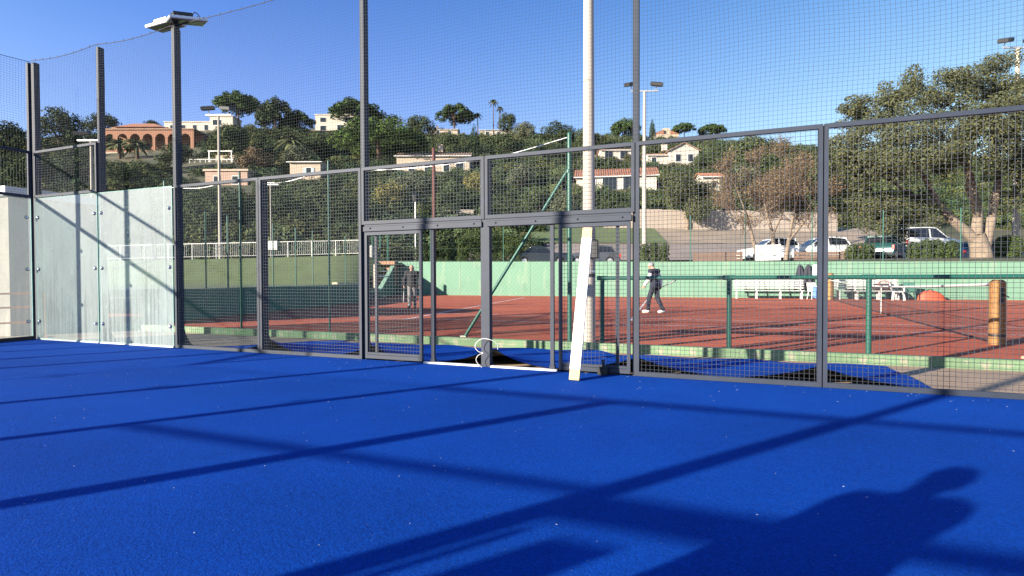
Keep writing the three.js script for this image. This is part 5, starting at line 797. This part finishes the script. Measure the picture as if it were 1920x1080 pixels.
// ---------- people ----------
// smooth union of tapered capsules meshed by surface nets; caps: [ax,ay,az,ra, bx,by,bz,rb, (depth scale)]
function sdfMesh(caps, cell, k = 0.03, cut) {
  const lo = [1e9, 1e9, 1e9], hi = [-1e9, -1e9, -1e9];
  for (const c of caps) for (const o of [0, 4]) for (let a = 0; a < 3; a++) { lo[a] = Math.min(lo[a], c[o + a] - c[o + 3] - 3 * cell); hi[a] = Math.max(hi[a], c[o + a] + c[o + 3] + 3 * cell); }
  const n = [0, 1, 2].map(a => Math.ceil((hi[a] - lo[a]) / cell) + 1), F = new Float32Array(n[0] * n[1] * n[2]), id = (i, j, l) => i + n[0] * (j + n[1] * l);
  for (let l = 0; l < n[2]; l++) for (let j = 0; j < n[1]; j++) for (let i = 0; i < n[0]; i++) {
    const x = lo[0] + i * cell, y = lo[1] + j * cell, z = lo[2] + l * cell; let d = 1e3;
    for (const c of caps) { const dx = c[4] - c[0], dy = c[5] - c[1], dz = c[6] - c[2], L = dx * dx + dy * dy + dz * dz || 1e-9; let t = ((x - c[0]) * dx + (y - c[1]) * dy + (z - c[2]) * dz) / L; t = t < 0 ? 0 : t > 1 ? 1 : t; const ex = x - c[0] - dx * t, ey = y - c[1] - dy * t, ez = (z - c[2] - dz * t) * (c[8] || 1); const e = Math.sqrt(ex * ex + ey * ey + ez * ez) - (c[3] + (c[7] - c[3]) * t); const h = Math.max(k - Math.abs(d - e), 0) / k; d = Math.min(d, e) - h * h * k * 0.25; }
    if (cut) d = Math.max(d, cut(x, y, z)); F[id(i, j, l)] = d;
  }
  const vi = new Int32Array(F.length).fill(-1), p = [], idx = [];
  for (let l = 0; l < n[2] - 1; l++) for (let j = 0; j < n[1] - 1; j++) for (let i = 0; i < n[0] - 1; i++) {
    let s = 0, px = 0, py = 0, pz = 0, cnt = 0; const v = []; for (let q = 0; q < 8; q++) { const w = F[id(i + (q & 1), j + ((q >> 1) & 1), l + (q >> 2))]; v.push(w); if (w < 0) s++; }
    if (s === 0 || s === 8) continue;
    for (const [a, b] of EDG) if ((v[a] < 0) !== (v[b] < 0)) { const t = v[a] / (v[a] - v[b]); px += (a & 1) + t * ((b & 1) - (a & 1)); py += ((a >> 1) & 1) + t * (((b >> 1) & 1) - ((a >> 1) & 1)); pz += (a >> 2) + t * ((b >> 2) - (a >> 2)); cnt++; }
    vi[id(i, j, l)] = p.length / 3; p.push(lo[0] + (i + px / cnt) * cell, lo[1] + (j + py / cnt) * cell, lo[2] + (l + pz / cnt) * cell);
  }
  for (let l = 1; l < n[2] - 1; l++) for (let j = 1; j < n[1] - 1; j++) for (let i = 1; i < n[0] - 1; i++) {
    const a = F[id(i, j, l)] < 0; const quad = (b, q) => { if (a === b) return; const w = q.map(u => vi[u]); if (w.some(u => u < 0)) return; if (a) idx.push(w[0], w[1], w[2], w[0], w[2], w[3]); else idx.push(w[0], w[2], w[1], w[0], w[3], w[2]); };
    quad(F[id(i + 1, j, l)] < 0, [id(i, j - 1, l - 1), id(i, j, l - 1), id(i, j, l), id(i, j - 1, l)]); quad(F[id(i, j + 1, l)] < 0, [id(i - 1, j, l - 1), id(i - 1, j, l), id(i, j, l), id(i, j, l - 1)]); quad(F[id(i, j, l + 1)] < 0, [id(i - 1, j - 1, l), id(i, j - 1, l), id(i, j, l), id(i - 1, j, l)]);
  }
  const g = new THREE.BufferGeometry(); g.setAttribute('position', new THREE.Float32BufferAttribute(p, 3)); g.setIndex(idx); g.computeVertexNormals(); g.setAttribute('uv', new THREE.Float32BufferAttribute(new Float32Array(p.length / 3 * 2), 2)); return g;
}
const EDG = [[0, 1], [2, 3], [4, 5], [6, 7], [0, 2], [1, 3], [4, 6], [5, 7], [0, 4], [1, 5], [2, 6], [3, 7]];
const skin = M([0.46, 0.26, 0.18], 0.6);
function handCaps(w, dir, side, palmN, curl) {                       // palm and five fingers; w wrist, dir fingers point, palmN palm normal
  const d = V(...dir).normalize(), n = V(...palmN).normalize(), s = d.clone().cross(n).multiplyScalar(side), W = V(...w), at = (a, b, c) => W.clone().addScaledVector(d, a).addScaledVector(s, b).addScaledVector(n, c), caps = [], put = (a, ra, b, rb) => caps.push([a.x, a.y, a.z, ra, b.x, b.y, b.z, rb]);
  put(at(0, 0, 0), 0.026, at(0.06, 0, 0), 0.024); for (const b of [-0.026, -0.009, 0.009, 0.026]) put(at(0.02, b * 0.6, 0), 0.014, at(0.085, b, 0), 0.012);
  [[-0.03, 0.062], [-0.01, 0.078], [0.01, 0.074], [0.03, 0.06]].forEach(([b, L]) => { const a0 = at(0.088, b, 0), a1 = at(0.088 + L * 0.45 * Math.cos(curl * 0.5), b, L * 0.45 * Math.sin(curl * 0.5)), a2 = at(0.088 + L * 0.45 * Math.cos(curl * 0.5) + L * 0.55 * Math.cos(curl * 1.6), b, L * 0.45 * Math.sin(curl * 0.5) + L * 0.55 * Math.sin(curl * 1.6)); put(a0, 0.0095, a1, 0.009); put(a1, 0.009, a2, 0.0078); });
  const t0 = at(0.025, 0.03, 0.008), t1 = at(0.06, 0.052, 0.022), t2 = at(0.085, 0.05, 0.042); put(t0, 0.013, t1, 0.0105); put(t1, 0.0105, t2, 0.009); return caps;
}
function headCaps(c, up, fwd) {                                       // skull, jaw, nose, brow, ears
  const u = V(...up).normalize(), f = V(...fwd).normalize(), r = u.clone().cross(f).normalize(), C = V(...c), at = (a, b, d) => C.clone().addScaledVector(r, a).addScaledVector(u, b).addScaledVector(f, d), o = [], put = (a, ra, b, rb) => o.push([a.x, a.y, a.z, ra, b.x, b.y, b.z, rb]);
  put(at(0, 0.025, -0.02), 0.082, at(0, 0.02, 0.022), 0.076); put(at(0, -0.04, 0.03), 0.058, at(0, -0.075, 0.052), 0.034); put(at(0, 0.012, 0.094), 0.011, at(0, -0.022, 0.112), 0.015); put(at(-0.036, 0.022, 0.08), 0.014, at(0.036, 0.022, 0.08), 0.014); put(at(-0.02, -0.055, 0.082), 0.01, at(0.02, -0.055, 0.082), 0.01);
  for (const q of [-1, 1]) put(at(q * 0.08, 0.012, -0.005), 0.013, at(q * 0.084, -0.025, -0.002), 0.009); return { caps: o, at };
}
function person(label, pos, turn, J, C) {
  const t = thing('person', label, 'person', pos, turn), cap = (a, b, ra, rb, s) => [...J[a], ra, ...J[b], rb, s];
  const arm = s => [cap('sh' + s, 'el' + s, 0.052, 0.042), cap('el' + s, 'wr' + s, 0.041, 0.028)], leg = s => [cap('hip' + s, 'kn' + s, 0.085, 0.058), cap('kn' + s, 'an' + s, 0.055, 0.038)];
  const foot = s => { const a = J['an' + s], f = J['toe' + s]; return [[a[0], a[1] - 0.03, a[2], 0.042, f[0], f[1] + 0.0, f[2], 0.036]]; };
  const torso = [cap('pel', 'waist', 0.135, 0.125, 1.25), cap('waist', 'chest', 0.125, 0.15, 1.3), cap('shL', 'shR', 0.07, 0.07), cap('chest', 'neck', 0.12, 0.06), cap('hipL', 'hipR', 0.1, 0.1), cap('chest', 'shL', 0.1, 0.065), cap('chest', 'shR', 0.1, 0.065)];
  const H = headCaps(J.head, C.headUp || [0, 1, 0.1], C.headFwd || [0, 0, 1]);
  const body = sdfMesh([...torso, cap('neck', 'head', 0.058, 0.052), ...arm('L'), ...arm('R'), ...leg('L'), ...leg('R'), ...foot('L'), ...foot('R')], 0.014, 0.045);
  const hd = sdfMesh([...H.caps, cap('neck', 'head', 0.055, 0.05)], 0.006, 0.02), hl = sdfMesh(handCaps(J.wrL, C.handL[0], 1, C.handL[1], C.handL[2]), 0.0035, 0.008), hr = sdfMesh(handCaps(J.wrR, C.handR[0], -1, C.handR[1], C.handR[2]), 0.0035, 0.008);
  obj('body', merge([body, hd, hl, hr]), skin, t);
  const grow = (l, e) => l.map(c => { const d = [...c]; d[3] += e; d[7] += e; return d; });
  // trousers with a few folds, top, shoes, hair
  const folds = s => [0.25, 0.5, 0.75, 0.92].map((f, i) => { const a = J['kn' + s], b = J['an' + s], q = a.map((v, k) => v + (b[k] - v) * f); return [q[0] - 0.02, q[1], q[2] + 0.01, 0.056 - f * 0.006, q[0] + 0.02, q[1] + (i % 2 ? 0.02 : -0.02), q[2] - 0.01, 0.057 - f * 0.006]; });
  obj('trousers', sdfMesh([...grow([cap('pel', 'waist', 0.137, 0.12, 1.25), cap('hipL', 'hipR', 0.102, 0.102), ...leg('L'), ...leg('R')], 0.016), ...folds('L'), ...folds('R')], 0.013, 0.04, (x, y, z) => Math.max(y - (J.waist[1] - 0.02), C.cuff ? C.cuff - y : -1)), C.trousers, t);
  const sleeve = s => [cap('sh' + s, 'el' + s, 0.052, 0.045), [...J['el' + s], 0.045, ...J['el' + s].map((v, k) => v + (J['wr' + s][k] - v) * 0.9), 0.038]];
  const lower = C.hem || 0.88;
  if (C.vest) { obj('shirt', sdfMesh(grow([...sleeve('L'), ...sleeve('R')], 0.014), 0.012, 0.03), C.shirt, t); obj('vest', sdfMesh(grow([...torso, [...J.pel, 0.14, ...J.waist, 0.13, 1.25]], 0.026), 0.013, 0.045, (x, y, z) => Math.max(lower - y, y - (J.neck[1] + 0.02))), C.vest, t); }
  else obj('jacket', sdfMesh([...grow([...torso, ...sleeve('L'), ...sleeve('R'), [...J.pel, 0.14, ...J.waist, 0.14, 1.2]], 0.024)], 0.013, 0.045, (x, y, z) => Math.max(lower - y, y - (J.neck[1] + 0.02))), C.shirt, t);
  for (const s of ['L', 'R']) obj('shoe', sdfMesh(grow(foot(s), 0.013), 0.01, 0.02), C.shoes, t);
  if (C.hair) obj('hair', sdfMesh(grow(H.caps.slice(0, 1), 0.012), 0.007, 0.02, (x, y, z) => { const q = V(x - J.head[0], y - J.head[1], z - J.head[2]), f = V(...(C.headFwd || [0, 0, 1])).normalize(), u = V(...(C.headUp || [0, 1, 0.1])).normalize(); return Math.max(q.dot(f) * 0.8 - q.dot(u) * 0.6 - 0.0, -0.05 - q.dot(u)); }), C.hair, t);
  for (const q of [-1, 1]) obj('eye', new THREE.SphereGeometry(0.011, 8, 6).translate(...H.at(q * 0.034, 0.004, 0.083).toArray()), C.glasses ? MT.lampBlack : M([0.1, 0.07, 0.05], 0.3), t);
  if (C.glasses) { const a = H.at(-0.06, 0.008, 0.092).toArray(), b = H.at(0.06, 0.008, 0.092).toArray(); const g = obj('sunglasses', [rod(a, b, 0.012, 0.012, 6)], MT.lampBlack, t); for (const q of [-1, 1]) obj('temple', rod(H.at(q * 0.062, 0.01, 0.088), H.at(q * 0.084, 0.014, 0.0), 0.004, 0.004, 5), MT.lampBlack, g); }
  return t;
}
function racket(label, pos, dir, face, frameM) {                      // handle base at pos, head along dir
  const t = thing('tennis_racket', label, 'racket', pos), d = V(...dir).normalize(), f = V(...face).normalize(), s = d.clone().cross(f).normalize(); t.quaternion.setFromRotationMatrix(new THREE.Matrix4().makeBasis(s, d, s.clone().cross(d)));
  obj('grip', rod([0, -0.06, 0], [0, 0.16, 0], 0.016, 0.014, 8), MT.lampBlack, t); obj('throat', [rod([0, 0.16, 0], [-0.07, 0.33, 0], 0.009), rod([0, 0.16, 0], [0.07, 0.33, 0], 0.009)], frameM, t);
  obj('head_frame', new THREE.TorusGeometry(0.125, 0.011, 6, 28).scale(1, 1.28, 1).translate(0, 0.46, 0), frameM, t); const w = new Wires(); for (let k = -6; k <= 6; k++) { const a = k / 6.6, y = 0.16 * Math.sqrt(1 - a * a), x = 0.125 * Math.sqrt(1 - a * a); w.line([[a * 0.125, 0.46 - y, 0], [a * 0.125, 0.46 + y, 0]], 0.0012); w.line([[-x, 0.46 + a * 0.16, 0], [x, 0.46 + a * 0.16, 0]], 0.0012); } obj('strings', w.geo(), MT.whitePaint, t).userData.kind = 'stuff';
}
{
  // walking player seen from behind, head bowed
  const face = -0.86;                                               // turned left and away
  const turn = Math.atan2(-0.90, -0.44);
  person('grey haired player in a navy vest and white sleeves walking left, head bowed', [11.0, 0.05, -11.5], turn, { pel: [0, 0.93, 0], waist: [0, 1.08, 0.02], chest: [0, 1.27, 0.03], neck: [0, 1.44, 0.07], head: [0, 1.56, 0.15], shL: [0.18, 1.38, 0.03], shR: [-0.18, 1.38, 0.03], elL: [0.25, 1.12, 0.07], wrL: [0.25, 0.92, 0.24], elR: [-0.25, 1.12, -0.06], wrR: [-0.24, 0.9, -0.06], hipL: [0.09, 0.9, 0], hipR: [-0.09, 0.9, 0], knL: [0.1, 0.49, 0.16], anL: [0.1, 0.09, 0.2], toeL: [0.11, 0.04, 0.37], knR: [-0.1, 0.49, -0.03], anR: [-0.1, 0.1, -0.25], toeR: [-0.1, 0.04, -0.09] },
    { headUp: [0, 0.85, 0.5], headFwd: [0, -0.45, 0.9], handL: [[0.05, -0.75, 0.6], [-1, 0, 0.1], 0.7], handR: [[0, -0.9, 0.1], [1, 0, 0], 1.3], trousers: M([0.014, 0.017, 0.03], 0.85), vest: M([0.013, 0.015, 0.03], 0.85), shirt: M([0.72, 0.72, 0.72], 0.85), shoes: M([0.7, 0.69, 0.67], 0.7), hair: M([0.25, 0.245, 0.24], 0.9), hem: 0.84, cuff: 0.09 });
  const c = Math.cos(turn), s = Math.sin(turn), W = (x, y, z) => [11.0 + c * x + s * z, 0.05 + y, -11.5 - s * x + c * z];
  racket('dark racket held low behind the walking player', W(-0.235, 0.83, -0.045), [W(0, 0.1, -1)[0] - 11.0, 0.42, W(0, 0, -1)[2] + 11.5], [1, 0.1, 0.35], M([0.03, 0.032, 0.04], 0.5));
  // player facing the viewer
  const tb = 0.42;
  person('bald player in a black jacket and grey trousers facing the viewer', [1.48, 0.05, -11.9], tb, { pel: [0, 0.93, 0], waist: [0, 1.08, 0], chest: [0, 1.28, 0.01], neck: [0, 1.46, 0.02], head: [0, 1.6, 0.05], shL: [0.19, 1.4, 0], shR: [-0.19, 1.4, 0], elL: [0.3, 1.15, -0.03], wrL: [0.32, 0.92, 0.08], elR: [-0.3, 1.14, -0.03], wrR: [-0.3, 0.9, 0.07], hipL: [0.09, 0.9, 0], hipR: [-0.09, 0.9, 0], knL: [0.1, 0.49, 0.0], anL: [0.1, 0.09, -0.1], toeL: [0.13, 0.04, 0.06], knR: [-0.08, 0.5, 0.1], anR: [-0.07, 0.09, 0.14], toeR: [-0.1, 0.04, 0.31] },
    { headUp: [0, 1, 0.08], headFwd: [0, -0.12, 1], handL: [[0.05, -1, 0.2], [-1, 0, 0.1], 0.6], handR: [[0, -0.9, 0.4], [1, 0, 0], 1.3], trousers: M([0.16, 0.15, 0.145], 0.85), shirt: M([0.014, 0.012, 0.016], 0.85), shoes: M([0.05, 0.05, 0.05], 0.7), hem: 0.82, cuff: 0.09, glasses: true });
  const c2 = Math.cos(tb), s2 = Math.sin(tb), W2 = (x, y, z) => [1.48 + c2 * x + s2 * z, 0.05 + y, -11.9 - s2 * x + c2 * z];
  racket('pale racket held down by the player in black', W2(-0.3, 0.82, 0.1), [W2(0.05, 0, 0.1)[0] - 1.48, -0.95, 0.2], [0.85, 0, -0.5], M([0.62, 0.6, 0.56], 0.5));
  // bystander behind the viewer whose shadow falls on the turf
  person('bystander in dark clothes standing behind the viewer, seen only by the shadow', [10.8, 0.0, 7.4], 3.25, { pel: [0, 0.93, 0], waist: [0, 1.08, 0], chest: [0, 1.29, 0.01], neck: [0, 1.47, 0.02], head: [0, 1.6, 0.03], shL: [0.2, 1.41, 0], shR: [-0.2, 1.41, 0], elL: [0.27, 1.14, 0], wrL: [0.26, 0.9, 0.06], elR: [-0.27, 1.14, 0], wrR: [-0.26, 0.9, 0.06], hipL: [0.1, 0.9, 0], hipR: [-0.1, 0.9, 0], knL: [0.13, 0.49, 0.02], anL: [0.14, 0.09, 0], toeL: [0.17, 0.04, 0.16], knR: [-0.13, 0.49, 0.02], anR: [-0.14, 0.09, 0], toeR: [-0.17, 0.04, 0.16] },
    { handL: [[0, -1, 0.15], [-1, 0, 0], 0.6], handR: [[0, -1, 0.15], [1, 0, 0], 0.6], trousers: M([0.04, 0.045, 0.06], 0.85), shirt: M([0.05, 0.05, 0.06], 0.85), shoes: M([0.05, 0.05, 0.05], 0.7), hair: M([0.05, 0.035, 0.025], 0.9), hem: 0.8, cuff: 0.09 });
}
renderer.render(scene, camera);
